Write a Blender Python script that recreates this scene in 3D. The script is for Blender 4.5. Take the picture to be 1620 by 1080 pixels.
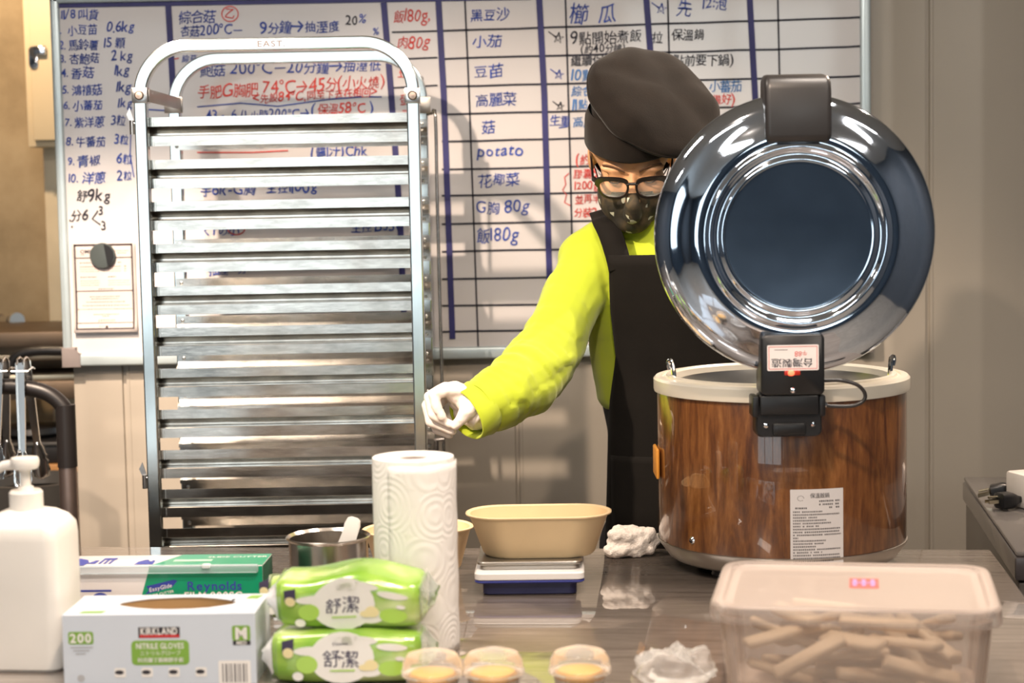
import bpy, bmesh, math, random
from mathutils import Vector, Matrix, Euler, noise
random.seed(7)
for _o in list(bpy.data.objects): bpy.data.objects.remove(_o)
SC = bpy.context.scene
COL = SC.collection
rad = math.radians
# ------------------------------------------------------------------ camera
TZ = 0.90                                   # counter height
CAM = Vector((0, 0, 1.53)); FPX = 2900.0
ROT = Matrix.Rotation(rad(90 - 4.73), 3, 'X') @ Matrix.Rotation(-0.019, 3, 'Z')
cd = bpy.data.cameras.new('camera'); cd.sensor_width = 36; cd.lens = FPX / 1620 * 36
cd.clip_start = 0.05; cd.clip_end = 60
cd.dof.use_dof = True; cd.dof.focus_distance = 3.25; cd.dof.aperture_fstop = 4.5
co = bpy.data.objects.new('camera', cd); COL.objects.link(co)
co.matrix_world = Matrix.Translation(CAM) @ ROT.to_4x4()
SC.camera = co
def ray(px, py): return ROT @ Vector(((px - 810) / FPX, (540 - py) / FPX, -1))
def P(px, py, Y):
    d = ray(px, py); return CAM + d * ((Y - CAM.y) / d.y)
def T(px, py, z=TZ):
    d = ray(px, py); return CAM + d * ((z - CAM.z) / d.z)
# ------------------------------------------------------------------ colour management, world, lights
SC.view_settings.view_transform = 'Standard'; SC.view_settings.look = 'None'
SC.view_settings.gamma = 1; SC.view_settings.use_curve_mapping = False
SC.view_settings.exposure = 0.64
w = bpy.data.worlds.new('world'); SC.world = w; w.use_nodes = True
w.node_tree.nodes['Background'].inputs[0].default_value = (0.78, 0.9, 1.0, 1)
w.node_tree.nodes['Background'].inputs[1].default_value = 1.0
SC.cycles.max_bounces = 10; SC.cycles.transparent_max_bounces = 24
SC.cycles.sample_clamp_indirect = 6; SC.cycles.caustics_reflective = False; SC.cycles.caustics_refractive = False
def lamp(name, kind, loc, energy, col, rot=(0, 0, 0), **kw):
    l = bpy.data.lights.new(name, kind); l.energy = energy; l.color = col
    for k, v in kw.items(): setattr(l, k, v)
    o = bpy.data.objects.new(name, l); COL.objects.link(o); o.location = loc; o.rotation_euler = rot
    o['kind'] = 'helper'; return o
def aim(loc, tgt): return (Vector(tgt) - Vector(loc)).to_track_quat('-Z', 'Y').to_euler()
WARM = (1.0, 0.78, 0.60); NEUT = (1.0, 0.87, 0.76); COOL = (0.93, 0.98, 0.93)
CEIL = 2.80
# daylight through the two window openings of the front wall (behind the camera)
lamp('daylight', 'AREA', (-1.5, -2.7, 1.675), 10, COOL, (rad(90), 0, 0), shape='RECTANGLE', size=2.3, size_y=1.85)
lamp('daylight', 'AREA', (1.35, -2.7, 2.25), 9, COOL, (rad(90), 0, 0), shape='RECTANGLE', size=1.3, size_y=0.8)
# ceiling light panels (their fixtures are built in the room section)
PANELS = [(-0.9, 2.55), (0.75, 2.45), (-0.2, 0.9), (1.7, 0.9), (-1.9, 0.9)]
for x, y in PANELS:
    lamp('panel_light', 'AREA', (x, y, CEIL - 0.052), 12.5, NEUT, (0, 0, 0), shape='RECTANGLE', size=0.55, size_y=0.3)
SPOTS = [((1.35, 3.70, CEIL - 0.22), (0.35, 2.75, 0.9), 105, WARM), ((-1.0, 2.2, CEIL - 0.22), (0.0, 4.2, 0.80), 175, WARM),
         ((-1.45, 4.5, CEIL - 0.22), (-1.42, 5.3, 1.35), 45, (1, 0.72, 0.45)), ((-1.05, 3.0, CEIL - 0.22), (-0.88, 4.3, 0.62), 200, WARM),
         ((0.1, 1.7, CEIL - 0.22), (0.0, 3.0, 0.9), 52, WARM)]
for (loc, tgt, e, c), ang in zip(SPOTS, (80, 50, 80, 46, 80)):
    lamp('spot_light', 'SPOT', loc, e, c, aim(loc, tgt), spot_size=rad(ang), spot_blend=0.6, shadow_soft_size=0.03)
# ------------------------------------------------------------------ object helpers
WM = {}
def link(name, data, parent=None):
    o = bpy.data.objects.new(name, data); COL.objects.link(o)
    if parent is not None: o.parent = parent; WM[o.name] = WM[parent.name]
    else: WM[o.name] = Matrix.Identity(4)
    return o
def tag(o, label=None, cat=None, group=None, kind=None):
    if label: o['label'] = label
    if cat: o['category'] = cat
    if group: o['group'] = group
    if kind: o['kind'] = kind
    return o
def thing(name, label, cat, loc=(0, 0, 0), rz=0, group=None):
    o = link(name, None); o.empty_display_size = 0.05
    o.location = loc; o.rotation_euler = (0, 0, rz)
    WM[o.name] = Matrix.Translation(loc) @ Matrix.Rotation(rz, 4, 'Z')
    return tag(o, label, cat, group)
def copy_tree(o, parent=None):
    c = o.copy(); COL.objects.link(c); c.parent = parent
    for ch in list(o.children): copy_tree(ch, c)
    return c
FRONT = Matrix(((1, 0, 0, 0), (0, 0, -1, 0), (0, 1, 0, 0), (0, 0, 0, 1)))   # local x,y,z -> world x, z up, towards -Y
def TR(x, y=None, z=None): return Matrix.Translation(x if y is None else (x, y, z))
def RX(a): return Matrix.Rotation(a, 4, 'X')
def RY(a): return Matrix.Rotation(a, 4, 'Y')
def RZ(a): return Matrix.Rotation(a, 4, 'Z')
def basis(x, y, z, o):
    m = Matrix.Identity(4)
    for i in range(3): m[i][0], m[i][1], m[i][2], m[i][3] = x[i], y[i], z[i], o[i]
    return m
_glyph = {}
def glyph(ch, bold=0.0):
    k = (ch, bold)
    if k not in _glyph:
        c = bpy.data.curves.new('g', 'FONT'); c.body = ch; c.size = 1; c.resolution_u = 3; c.offset = bold; c.fill_mode = 'FRONT'
        o = bpy.data.objects.new('g', c); COL.objects.link(o)
        dg = bpy.context.evaluated_depsgraph_get(); dg.update()
        me = bpy.data.meshes.new_from_object(o.evaluated_get(dg))
        vs = [v.co.to_2d() for v in me.vertices]; fs = [tuple(p.vertices) for p in me.polygons]
        bpy.data.objects.remove(o); bpy.data.curves.remove(c); bpy.data.meshes.remove(me)
        x1 = max((v.x for v in vs), default=0.3); x0 = min((v.x for v in vs), default=0)
        _glyph[k] = (vs, fs, x0, x1)
    return _glyph[k]
class MB:
    def __init__(s): s.bm = bmesh.new()
    def add(s, vs, fs, mi=0, M=None, sm=True):
        b = [s.bm.verts.new(M @ Vector(v) if M is not None else v) for v in vs]
        out = []
        for f in fs:
            try: q = s.bm.faces.new([b[i] for i in f])
            except ValueError: continue
            q.material_index = mi; q.smooth = sm; out.append(q)
        return b, out
    def box(s, c, size, M=None, mi=0, bev=0.0, seg=2):
        x, y, z = (size[0] / 2, size[1] / 2, size[2] / 2); cx, cy, cz = c
        vs = [(cx + a * x, cy + b * y, cz + d * z) for a in (-1, 1) for b in (-1, 1) for d in (-1, 1)]
        fs = [(0, 1, 3, 2), (4, 6, 7, 5), (0, 4, 5, 1), (2, 3, 7, 6), (0, 2, 6, 4), (1, 5, 7, 3)]
        b, f = s.add(vs, fs, mi, M)
        if bev > 0:
            es = list({e for q in f for e in q.edges})
            r = bmesh.ops.bevel(s.bm, geom=es, offset=bev, segments=seg, affect='EDGES', profile=0.5)
            for q in r['faces']: q.material_index = mi; q.smooth = True
        return s
    def loft(s, rings, mi=0, M=None, close=True, cap0=True, cap1=True):
        n = len(rings[0]); vs = [p for r in rings for p in r]; fs = []
        for i in range(len(rings) - 1):
            for j in range(n if close else n - 1):
                k = (j + 1) % n
                fs.append((i * n + j, i * n + k, (i + 1) * n + k, (i + 1) * n + j))
        if cap0: fs.append(tuple(range(n))[::-1])
        if cap1: fs.append(tuple((len(rings) - 1) * n + j for j in range(n)))
        return s.add(vs, fs, mi, M)
    def lathe(s, prof, seg=48, M=None, mi=0, closed=False):
        """prof: (radius, height) pairs about local z"""
        pr = list(prof) + ([prof[0]] if closed else [])
        rings = [[(max(r, 1e-5) * math.cos(2 * math.pi * j / seg), max(r, 1e-5) * math.sin(2 * math.pi * j / seg), h) for j in range(seg)] for r, h in pr]
        s.loft(rings, mi, M, True, False, False); return s
    def cyl(s, p0, p1, r0, r1=None, seg=20, mi=0, M=None):
        p0, p1 = Vector(p0), Vector(p1); r1 = r0 if r1 is None else r1
        z = (p1 - p0).normalized(); x = z.orthogonal().normalized(); y = z.cross(x)
        rr = [[p + (x * math.cos(2 * math.pi * j / seg) + y * math.sin(2 * math.pi * j / seg)) * r for j in range(seg)] for p, r in ((p0, r0), (p1, r1))]
        s.loft(rr, mi, M); return s
    def tube(s, pts, r, seg=12, mi=0, M=None, up=None, caps=True, section=None):
        pts = [Vector(p) for p in pts]; n = len(pts); rs = r if isinstance(r, (list, tuple)) else [r] * n
        rings = []; x = None
        for i, p in enumerate(pts):
            t = (pts[min(i + 1, n - 1)] - pts[max(i - 1, 0)]).normalized()
            if up is not None: x = Vector(up); x = (x - t * x.dot(t)).normalized()
            elif x is None: x = t.orthogonal().normalized()
            else: x = (x - t * x.dot(t)).normalized()
            y = t.cross(x)
            if section: rings.append([p + x * a * rs[i] + y * b * rs[i] for a, b in section])
            else: rings.append([p + (x * math.cos(2 * math.pi * j / seg) + y * math.sin(2 * math.pi * j / seg)) * rs[i] for j in range(seg)])
        s.loft(rings, mi, M, True, caps, caps); return s
    def sphere(s, c, r, M=None, mi=0, seg=20, ring=12):
        c = Vector(c); r = Vector((r, r, r)) if not hasattr(r, '__len__') else Vector(r)
        prof = []
        rings = []
        for i in range(ring + 1):
            a = -math.pi / 2 + math.pi * i / ring
            rr = max(math.cos(a), 1e-3)
            rings.append([(c.x + r.x * rr * math.cos(2 * math.pi * j / seg), c.y + r.y * rr * math.sin(2 * math.pi * j / seg), c.z + r.z * math.sin(a)) for j in range(seg)])
        s.loft(rings, mi, M); return s
    def prism(s, outline, d, M=None, mi=0, bev=0.0):
        """outline in local xy, extruded from z=0 to z=-d (front face at z=0)"""
        n = len(outline)
        vs = [(x, y, 0) for x, y in outline] + [(x, y, -d) for x, y in outline]
        fs = [tuple(range(n)), tuple(range(2 * n - 1, n - 1, -1))] + [(i, i + n, (i + 1) % n + n, (i + 1) % n) for i in range(n)]
        b, f = s.add(vs, fs, mi, M)
        if bev > 0:
            es = [e for e in f[0].edges]
            r = bmesh.ops.bevel(s.bm, geom=es, offset=bev, segments=2, affect='EDGES', profile=0.5)
            for q in r['faces']: q.material_index = mi; q.smooth = True
        return s
    def stroke(s, pts, wd, M, mi=0, z=0.0):
        pts = [Vector((p[0], p[1])) for p in pts]; L = []; n = len(pts)
        for i, p in enumerate(pts):
            t = pts[min(i + 1, n - 1)] - pts[max(i - 1, 0)]
            t = t.normalized() if t.length > 1e-9 else Vector((1, 0)); nn = Vector((-t.y, t.x)) * wd / 2
            L.append((p + nn, p - nn))
        vs = [(q.x, q.y, z) for a in L for q in a]
        s.add(vs, [(2 * i, 2 * i + 1, 2 * i + 3, 2 * i + 2) for i in range(n - 1)], mi, M, sm=False); return s
    def rect(s, x0, y0, x1, y1, M, mi=0, z=0.0):
        s.add([(x0, y0, z), (x1, y0, z), (x1, y1, z), (x0, y1, z)], [(0, 1, 2, 3)], mi, M, sm=False); return s
    def poly(s, pts, M, mi=0, z=0.0):
        s.add([(a, b, z) for a, b in pts], [tuple(range(len(pts)))], mi, M, sm=False); return s
    def text(s, body, M, size, mi=0, align='l', bold=0.0, hand=0.0, z=0.0, shear=0.0, xs=1.0, warp=None):
        x = 0; L = []
        for ch in body:
            cjk = ord(ch) > 0x2e80
            if ch == ' ': x += 0.32; continue
            vs, fs, x0, x1 = glyph(ch, 0.0 if cjk else bold)
            q = 1.28 if hand and not cjk else 1.0
            if cjk: L.append((ch, x, vs, fs, 1.0)); x += 0.98
            else: L.append((ch, x - x0 * q + 0.03, vs, fs, q)); x += (x1 - x0) * q + 0.10
        off = {'l': 0, 'c': -x * xs / 2, 'r': -x * xs}[align]
        for ch, cx, vs, fs, q in L:
            a = random.uniform(-1, 1) * 0.10 * hand; sc = 1 + random.uniform(-1, 1) * 0.10 * hand; dy = random.uniform(-1, 1) * 0.06 * hand
            ph = random.uniform(0, 9); out = []
            for v in vs:
                px, py = v.x * q - 0.45, v.y * q - 0.35
                if hand:
                    px += 0.025 * hand * math.sin(py * 7 + ph); py += 0.03 * hand * math.sin(px * 6 + ph * 2)
                qx = (px * math.cos(a) - py * math.sin(a)) * sc + 0.45; qy = (px * math.sin(a) + py * math.cos(a)) * sc + 0.35 + dy
                qx += shear * qy
                p = ((qx + cx) * size * xs + off * size, qy * size, z)
                out.append(warp(p) if warp else p)
            s.add(out, fs, mi, M, sm=False)
            if bold > 0 and ord(ch) > 0x2e80:
                dx = bold * 1.6 * size * xs
                s.add([(p[0] + (0 if warp else dx), p[1], p[2] + .00005) for p in out], fs, mi, M, sm=False)
        return s
    def build(s, name, mats, parent=None, world=False, ang=35, doubles=0.0, fix=True):
        if doubles: bmesh.ops.remove_doubles(s.bm, verts=s.bm.verts, dist=doubles)
        if fix: bmesh.ops.recalc_face_normals(s.bm, faces=s.bm.faces)
        me = bpy.data.meshes.new(name); s.bm.to_mesh(me); s.bm.free()
        for m in (mats if isinstance(mats, (list, tuple)) else [mats]): me.materials.append(m)
        me.set_sharp_from_angle(angle=rad(ang))
        o = link(name, me, parent)
        if world and parent is not None: me.transform(WM[parent.name].inverted())
        return o
def tube_ring(p, x, y, rx, ry, n=24, e=2.0, ph=0.0):
    out = []
    for j in range(n):
        a = 2 * math.pi * j / n + ph; c, d = math.cos(a), math.sin(a)
        out.append(Vector(p) + Vector(x) * rx * math.copysign(abs(c) ** (2 / e), c) + Vector(y) * ry * math.copysign(abs(d) ** (2 / e), d))
    return out
def rrect(w, h, r, n=5):
    o = []
    for cx, cy, a0 in ((w / 2 - r, h / 2 - r, 0), (-w / 2 + r, h / 2 - r, 90), (-w / 2 + r, -h / 2 + r, 180), (w / 2 - r, -h / 2 + r, 270)):
        for k in range(n + 1):
            a = rad(a0 + 90 * k / n); o.append((cx + r * math.cos(a), cy + r * math.sin(a)))
    return o
def catmull(pts, per=6):
    pts = [Vector(p) for p in pts]; out = []
    for i in range(len(pts) - 1):
        p0, p1, p2, p3 = pts[max(i - 1, 0)], pts[i], pts[i + 1], pts[min(i + 2, len(pts) - 1)]
        for k in range(per):
            t = k / per
            out.append(0.5 * ((2 * p1) + (p2 - p0) * t + (2 * p0 - 5 * p1 + 4 * p2 - p3) * t * t + (3 * p1 - p0 - 3 * p2 + p3) * t ** 3))
    out.append(pts[-1]); return out
def blob(mb, voxel, smooth=6, fac=0.5):
    """union of the closed shapes in mb as one continuous surface"""
    me = bpy.data.meshes.new('tmp'); bmesh.ops.recalc_face_normals(mb.bm, faces=mb.bm.faces); mb.bm.to_mesh(me); mb.bm.free()
    o = bpy.data.objects.new('tmp', me); COL.objects.link(o)
    r = o.modifiers.new('r', 'REMESH'); r.mode = 'VOXEL'; r.voxel_size = voxel
    if smooth:
        q = o.modifiers.new('s', 'SMOOTH'); q.iterations = smooth; q.factor = fac
    dg = bpy.context.evaluated_depsgraph_get(); dg.update()
    m2 = bpy.data.meshes.new_from_object(o.evaluated_get(dg))
    bpy.data.objects.remove(o); bpy.data.meshes.remove(me)
    out = MB(); out.bm.from_mesh(m2); bpy.data.meshes.remove(m2)
    for f in out.bm.faces: f.smooth = True; f.material_index = 0
    return out
def capsule(mb, p0, p1, r0, r1, seg=16):
    p0, p1 = Vector(p0), Vector(p1); z = (p1 - p0)
    z = z.normalized() if z.length > 1e-7 else Vector((0, 0, 1)); x = z.orthogonal().normalized(); y = z.cross(x); rings = []
    for p, r, sg in ((p0, r0, -1), (p1, r1, 1)):
        for k in range(6):
            a = math.pi / 2 * (k / 5 if sg > 0 else 1 - k / 5); a = min(a, 1.55)
            rr, h = r * math.cos(a), sg * r * math.sin(a)
            rings.append([p + z * h + (x * math.cos(2 * math.pi * j / seg) + y * math.sin(2 * math.pi * j / seg)) * rr for j in range(seg)])
    mb.loft(rings); return mb
def chain(mb, pts, rs, seg=16):
    for i in range(len(pts) - 1): capsule(mb, pts[i], pts[i + 1], rs[i], rs[i + 1], seg)
# ------------------------------------------------------------------ materials
MATS = {}
def nodes(name):
    m = bpy.data.materials.new(name); m.use_nodes = True; nt = m.node_tree
    return m, nt, nt.nodes['Principled BSDF']
def ramp(nt, fac, stops):
    r = nt.nodes.new('ShaderNodeValToRGB'); els = r.color_ramp.elements
    while len(els) < len(stops): els.new(0.5)
    for e, (p, c) in zip(els, stops): e.position = p; e.color = (*c, 1)
    nt.links.new(fac, r.inputs[0]); return r.outputs[0]
def tex(nt, scale=(1, 1, 1), noise_scale=5, detail=4, rough=0.5, kind='Noise', coord='Object', rot=(0, 0, 0), dist=0.0):
    tc = nt.nodes.new('ShaderNodeTexCoord'); mp = nt.nodes.new('ShaderNodeMapping'); mp.inputs['Scale'].default_value = scale
    mp.inputs['Rotation'].default_value = rot
    nt.links.new(tc.outputs[coord], mp.inputs[0]); t = nt.nodes.new('ShaderNodeTex' + kind)
    if 'Scale' in t.inputs: t.inputs['Scale'].default_value = noise_scale
    if kind == 'Noise':
        t.inputs['Detail'].default_value = detail; t.inputs['Roughness'].default_value = rough; t.inputs['Distortion'].default_value = dist
    nt.links.new(mp.outputs[0], t.inputs['Vector']); return t.outputs[0]
def bump(nt, b, h, strength=0.3, dist=0.002):
    n = nt.nodes.new('ShaderNodeBump'); n.inputs['Strength'].default_value = strength; n.inputs['Distance'].default_value = dist
    nt.links.new(h, n.inputs['Height']); nt.links.new(n.outputs[0], b.inputs['Normal']); return n
def mat(name, col, rough=0.5, metal=0.0, coat=0.0, var=0.06, vs=12, bs=0.0, bscale=60, bdist=0.001, emit=None, estr=0, stretch=(1, 1, 1), trans=0.0, ior=1.45, sheen=0.0, coat_r=0.03, spec=0.5, sss=0.0):
    if name in MATS: return MATS[name]
    m, nt, b = nodes(name)
    h = tex(nt, stretch, vs)
    c0 = tuple(max(0, c * (1 - var)) for c in col); c1 = tuple(min(1, c * (1 + var)) for c in col)
    nt.links.new(ramp(nt, h, [(0.3, c0), (0.7, c1)]), b.inputs['Base Color'])
    b.inputs['Roughness'].default_value = rough; b.inputs['Metallic'].default_value = metal
    b.inputs['Coat Weight'].default_value = coat; b.inputs['Coat Roughness'].default_value = coat_r
    b.inputs['Transmission Weight'].default_value = trans; b.inputs['IOR'].default_value = ior
    b.inputs['Specular IOR Level'].default_value = spec
    if sheen: b.inputs['Sheen Weight'].default_value = sheen
    if sss: b.inputs['Subsurface Weight'].default_value = sss; b.inputs['Subsurface Radius'].default_value = (0.012, 0.006, 0.004)
    if bs: bump(nt, b, tex(nt, stretch, bscale, 6), bs, bdist)
    if emit: b.inputs['Emission Color'].default_value = (*emit, 1); b.inputs['Emission Strength'].default_value = estr
    MATS[name] = m; return m
def clear_mat(name, col, clear, rough=0.08, bs=0.0, bscale=30):
    """thin clear plastic: see-through mixed with a glossy tinted surface"""
    m, nt, b = nodes(name); b.inputs['Base Color'].default_value = (*col, 1); b.inputs['Roughness'].default_value = rough
    t = nt.nodes.new('ShaderNodeBsdfTransparent'); mx = nt.nodes.new('ShaderNodeMixShader'); fr = nt.nodes.new('ShaderNodeFresnel'); fr.inputs[0].default_value = 1.4
    ma = nt.nodes.new('ShaderNodeMath'); ma.operation = 'MULTIPLY_ADD'; ma.use_clamp = True
    ma.inputs[1].default_value = 1.0; ma.inputs[2].default_value = 1 - clear
    nt.links.new(fr.outputs[0], ma.inputs[0]); nt.links.new(ma.outputs[0], mx.inputs[0])
    nt.links.new(t.outputs[0], mx.inputs[1]); nt.links.new(b.outputs[0], mx.inputs[2])
    nt.links.new(mx.outputs[0], nt.nodes['Material Output'].inputs[0])
    if bs: bump(nt, b, tex(nt, (1, 1, 1), bscale), bs, 0.004)
    MATS[name] = m; return m
def steel(name, col=(0.72, 0.72, 0.71), rough=0.2, stretch=(1, 1, 1), var=0.12, bs=0.05, wear=0.12):
    if name in MATS: return MATS[name]
    m, nt, b = nodes(name); b.inputs['Metallic'].default_value = 1
    h = tex(nt, stretch, 14, 6, 0.65)
    nt.links.new(ramp(nt, h, [(0.3, tuple(c * (1 - var) for c in col)), (0.7, col)]), b.inputs['Base Color'])
    mr = nt.nodes.new('ShaderNodeMapRange'); mr.inputs[3].default_value = max(0.02, rough - wear * 0.5); mr.inputs[4].default_value = rough + wear
    nt.links.new(tex(nt, (1, 1, 1), 9, 5), mr.inputs[0]); nt.links.new(mr.outputs[0], b.inputs['Roughness'])
    if bs: bump(nt, b, tex(nt, stretch, 40, 4), bs, 0.001)
    MATS[name] = m; return m
def wood(name, cols, stretch, rough, coat, sc=4, dist=1.2, coat_r=0.03, bs=0.0):
    m, nt, b = nodes(name)
    a = tex(nt, stretch, sc, 8, 0.62, dist=dist); c = tex(nt, tuple(x * 3 for x in stretch), sc * 2.2, 5, 0.7)
    mx = nt.nodes.new('ShaderNodeMath'); mx.operation = 'MULTIPLY_ADD'; mx.inputs[1].default_value = 0.35
    sb = nt.nodes.new('ShaderNodeMath'); sb.operation = 'MULTIPLY'; sb.inputs[1].default_value = 0.65
    nt.links.new(a, sb.inputs[0]); nt.links.new(c, mx.inputs[0]); nt.links.new(sb.outputs[0], mx.inputs[2])
    k = len(cols); nt.links.new(ramp(nt, mx.outputs[0], [(0.34 + 0.32 * i / (k - 1), cc) for i, cc in enumerate(cols)]), b.inputs['Base Color'])
    b.inputs['Roughness'].default_value = rough; b.inputs['Coat Weight'].default_value = coat; b.inputs['Coat Roughness'].default_value = coat_r
    if bs: bump(nt, b, mx.outputs[0], bs, 0.001)
    MATS[name] = m; return m
STEEL = steel('brushed steel', stretch=(1, 1, 1)); RACKM = steel('worn aluminium', (0.68, 0.65, 0.60), 0.13, (1.2, 5, 5), 0.4, 0.06, 0.2)
CHROME = steel('polished chrome', (0.83, 0.84, 0.86), 0.05, (1, 1, 1), 0.03, 0.0, 0.03)
BLACKP = mat('black plastic', (0.012, 0.012, 0.013), 0.35, bs=0.15, bscale=400, bdist=0.0004)
DARKP = mat('dark grey plastic', (0.05, 0.048, 0.045), 0.3)
WHITEP = mat('white plastic', (0.82, 0.79, 0.74), 0.3, var=0.02)
CREAMP = mat('cream plastic', (0.78, 0.73, 0.62), 0.28, var=0.03, coat=0.3)
TAN = mat('tan plant fibre', (0.74, 0.56, 0.33), 0.55, var=0.05, bs=0.12, bscale=300, bdist=0.0006)
BLUEINK = mat('blue marker ink', (0.02, 0.06, 0.36), 0.6, var=0.3); REDINK = mat('red marker ink', (0.62, 0.05, 0.04), 0.6, var=0.3)
BLACKINK = mat('black marker ink', (0.015, 0.015, 0.03), 0.6); NAVY = mat('navy tape', (0.025, 0.025, 0.14), 0.5, var=0.2)
CYANINK = mat('light blue marker ink', (0.05, 0.19, 0.5), 0.6, var=0.3)
# ================================================================== the room
WY = 4.35                                              # face of the panelled back wall
PANELM = mat('cream wall panel', (0.40, 0.36, 0.305), 0.42, var=0.03, vs=3, bs=0.05, bscale=150)
CEILM = mat('white ceiling', (0.6, 0.58, 0.55), 0.8, var=0.03); FLOORM = mat('grey vinyl floor', (0.40, 0.35, 0.30), 0.35, var=0.15)
DARKWALL = mat('dark grey wall', (0.07, 0.11, 0.17), 0.6, var=0.1); SIDEM = mat('side wall paint', (0.10, 0.115, 0.14), 0.6)
m, nt, b = nodes('stained concrete')
h = tex(nt, (1, 1, 1), 3.2, 9, 0.62); nt.links.new(ramp(nt, h, [(0.3, (0.26, 0.20, 0.12)), (0.52, (0.42, 0.33, 0.21)), (0.75, (0.52, 0.43, 0.29))]), b.inputs['Base Color'])
b.inputs['Roughness'].default_value = 0.8; bump(nt, b, tex(nt, (1, 1, 1), 30, 8), 0.3, 0.004); CONC = m
def struct(mb, name, m, **k): return tag(mb.build(name, m, **k), kind='structure')
XL, XR, YF, YB, XE = -3.2, 2.7, -2.5, 5.3, P(121, 700, WY).x
b = MB(); b.box(((XL + XR) / 2, (YF + YB) / 2, -0.05), (XR - XL, YB - YF, 0.1)); struct(b, 'floor', FLOORM)
b = MB(); b.box(((XL + XR) / 2, (YF + YB) / 2, CEIL + 0.05), (XR - XL, YB - YF, 0.1)); struct(b, 'ceiling', CEILM)
b = MB(); b.box((XL - 0.05, (YF + YB) / 2, CEIL / 2), (0.1, YB - YF, CEIL)); struct(b, 'wall_left', SIDEM)
b = MB(); b.box((XR + 0.05, (YF + YB) / 2, CEIL / 2), (0.1, YB - YF, CEIL)); struct(b, 'wall_right', SIDEM)
b = MB(); b.box(((XL + XE) / 2 + 0.3, YB + 0.05, CEIL / 2), (XE - XL + 0.6, 0.1, CEIL)); struct(b, 'wall_alcove', CONC)
# back wall of insulated panels: shallow ribs and a seam between panels, one folded profile
prof = [(XE, 0)]
def seam(x): return [(x - .006, 0), (x - .004, .008), (x + .003, .008), (x + .005, -.0015), (x + .011, -.0015), (x + .013, 0)]
sx = [P(p, 600, WY).x for p in (197, 817, 1468, 2098)]
for i, x in enumerate(sx):
    if x > XR: break
    nx = sx[i + 1] if i + 1 < len(sx) else XR
    prof += seam(x)
    k = 1
    while x + k * 0.128 < min(nx, XR) - 0.05:
        u = x + k * 0.128; prof += [(u - .012, 0), (u - .008, -.0012), (u + .008, -.0012), (u + .012, 0)] if k % 2 else [(u - .006, 0), (u, .0025), (u + .006, 0)]; k += 1
prof += [(XR, 0)]
b = MB(); n = len(prof)
b.add([(x, WY + d, z) for z in (0, CEIL) for x, d in prof] , [(i, i + 1, n + i + 1, n + i) for i in range(n - 1)], sm=False)
b.box(((XE + XR) / 2, WY + 0.06, CEIL / 2), (XR - XE, 0.09, CEIL)); struct(b, 'wall_back', PANELM, fix=False)
# front wall behind the camera, with the two openings the daylight comes through
b = MB()
def wbox(x0, x1, z0, z1): b.box(((x0 + x1) / 2, YF - 0.05, (z0 + z1) / 2), (x1 - x0, 0.1, z1 - z0))
wbox(XL, -2.65, 0, CEIL); wbox(-2.65, -0.35, 0, 0.75); wbox(-2.65, -0.35, 2.6, CEIL); wbox(-0.35, 0.7, 0, CEIL); wbox(0.7, 2.0, 0, 1.85); wbox(0.7, 2.0, 2.65, CEIL); wbox(2.0, XR, 0, CEIL)
struct(b, 'wall_front', DARKWALL)
for i, (x0, x1, z0, z1, nx) in enumerate(((-2.65, -0.35, 0.75, 2.6, 3), (0.7, 2.0, 1.85, 2.65, 2))):
    b = MB()
    for k in range(nx + 1): x = x0 + (x1 - x0) * k / nx; b.box((x, YF - 0.04, (z0 + z1) / 2), (0.05, 0.06, z1 - z0))
    for z in (z0, z1): b.box(((x0 + x1) / 2, YF - 0.04, z), (x1 - x0, 0.06, 0.05))
    struct(b, 'window_%d' % (i + 1), DARKP)
b = MB(); x0, x1 = P(73, 380, 5.22).x, P(112, 380, 5.22).x
b.box(((x0 + x1) / 2, 5.26, CEIL / 2), (x1 - x0, 0.08, CEIL), bev=0.004); struct(b, 'trim_1', mat('cream pillar paint', (0.80, 0.70, 0.52), 0.5))
LEDM = mat('lamp diffuser', (0.9, 0.9, 0.9), 0.4, emit=(1, 0.92, 0.82), estr=4.0)
for i, (x, y) in enumerate(PANELS):
    t = thing('ceiling_light', None, 'ceiling light', (x, y, CEIL), 0, 'ceiling light panels'); t['label'] = 'flat white rectangular light panel set in the ceiling'
    b = MB(); b.box((0, 0, -0.02), (0.62, 0.37, 0.04), bev=0.004); b.build('housing', WHITEP, t)
    b = MB(); b.box((0, 0, -0.044), (0.56, 0.31, 0.008)); b.build('diffuser', LEDM, t)
for i, (loc, tgt, e, c) in enumerate(SPOTS):
    t = thing('ceiling_spotlight', None, 'spotlight', (loc[0], loc[1], CEIL), 0, 'black ceiling spotlights'); t['label'] = 'black cylindrical spotlight on a short stem under the ceiling'
    d = (Vector(tgt) - Vector(loc)).normalized(); L = Vector((0, 0, loc[2] - CEIL))
    b = MB(); b.cyl(L - d * 0.02, L - d * 0.13, 0.045, 0.04, 24); b.build('housing', BLACKP, t)
    b = MB(); b.cyl((0, 0, 0), L - d * 0.10, 0.008); b.cyl((0, 0, 0), (0, 0, -0.02), 0.04); b.build('stem', BLACKP, t)
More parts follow.
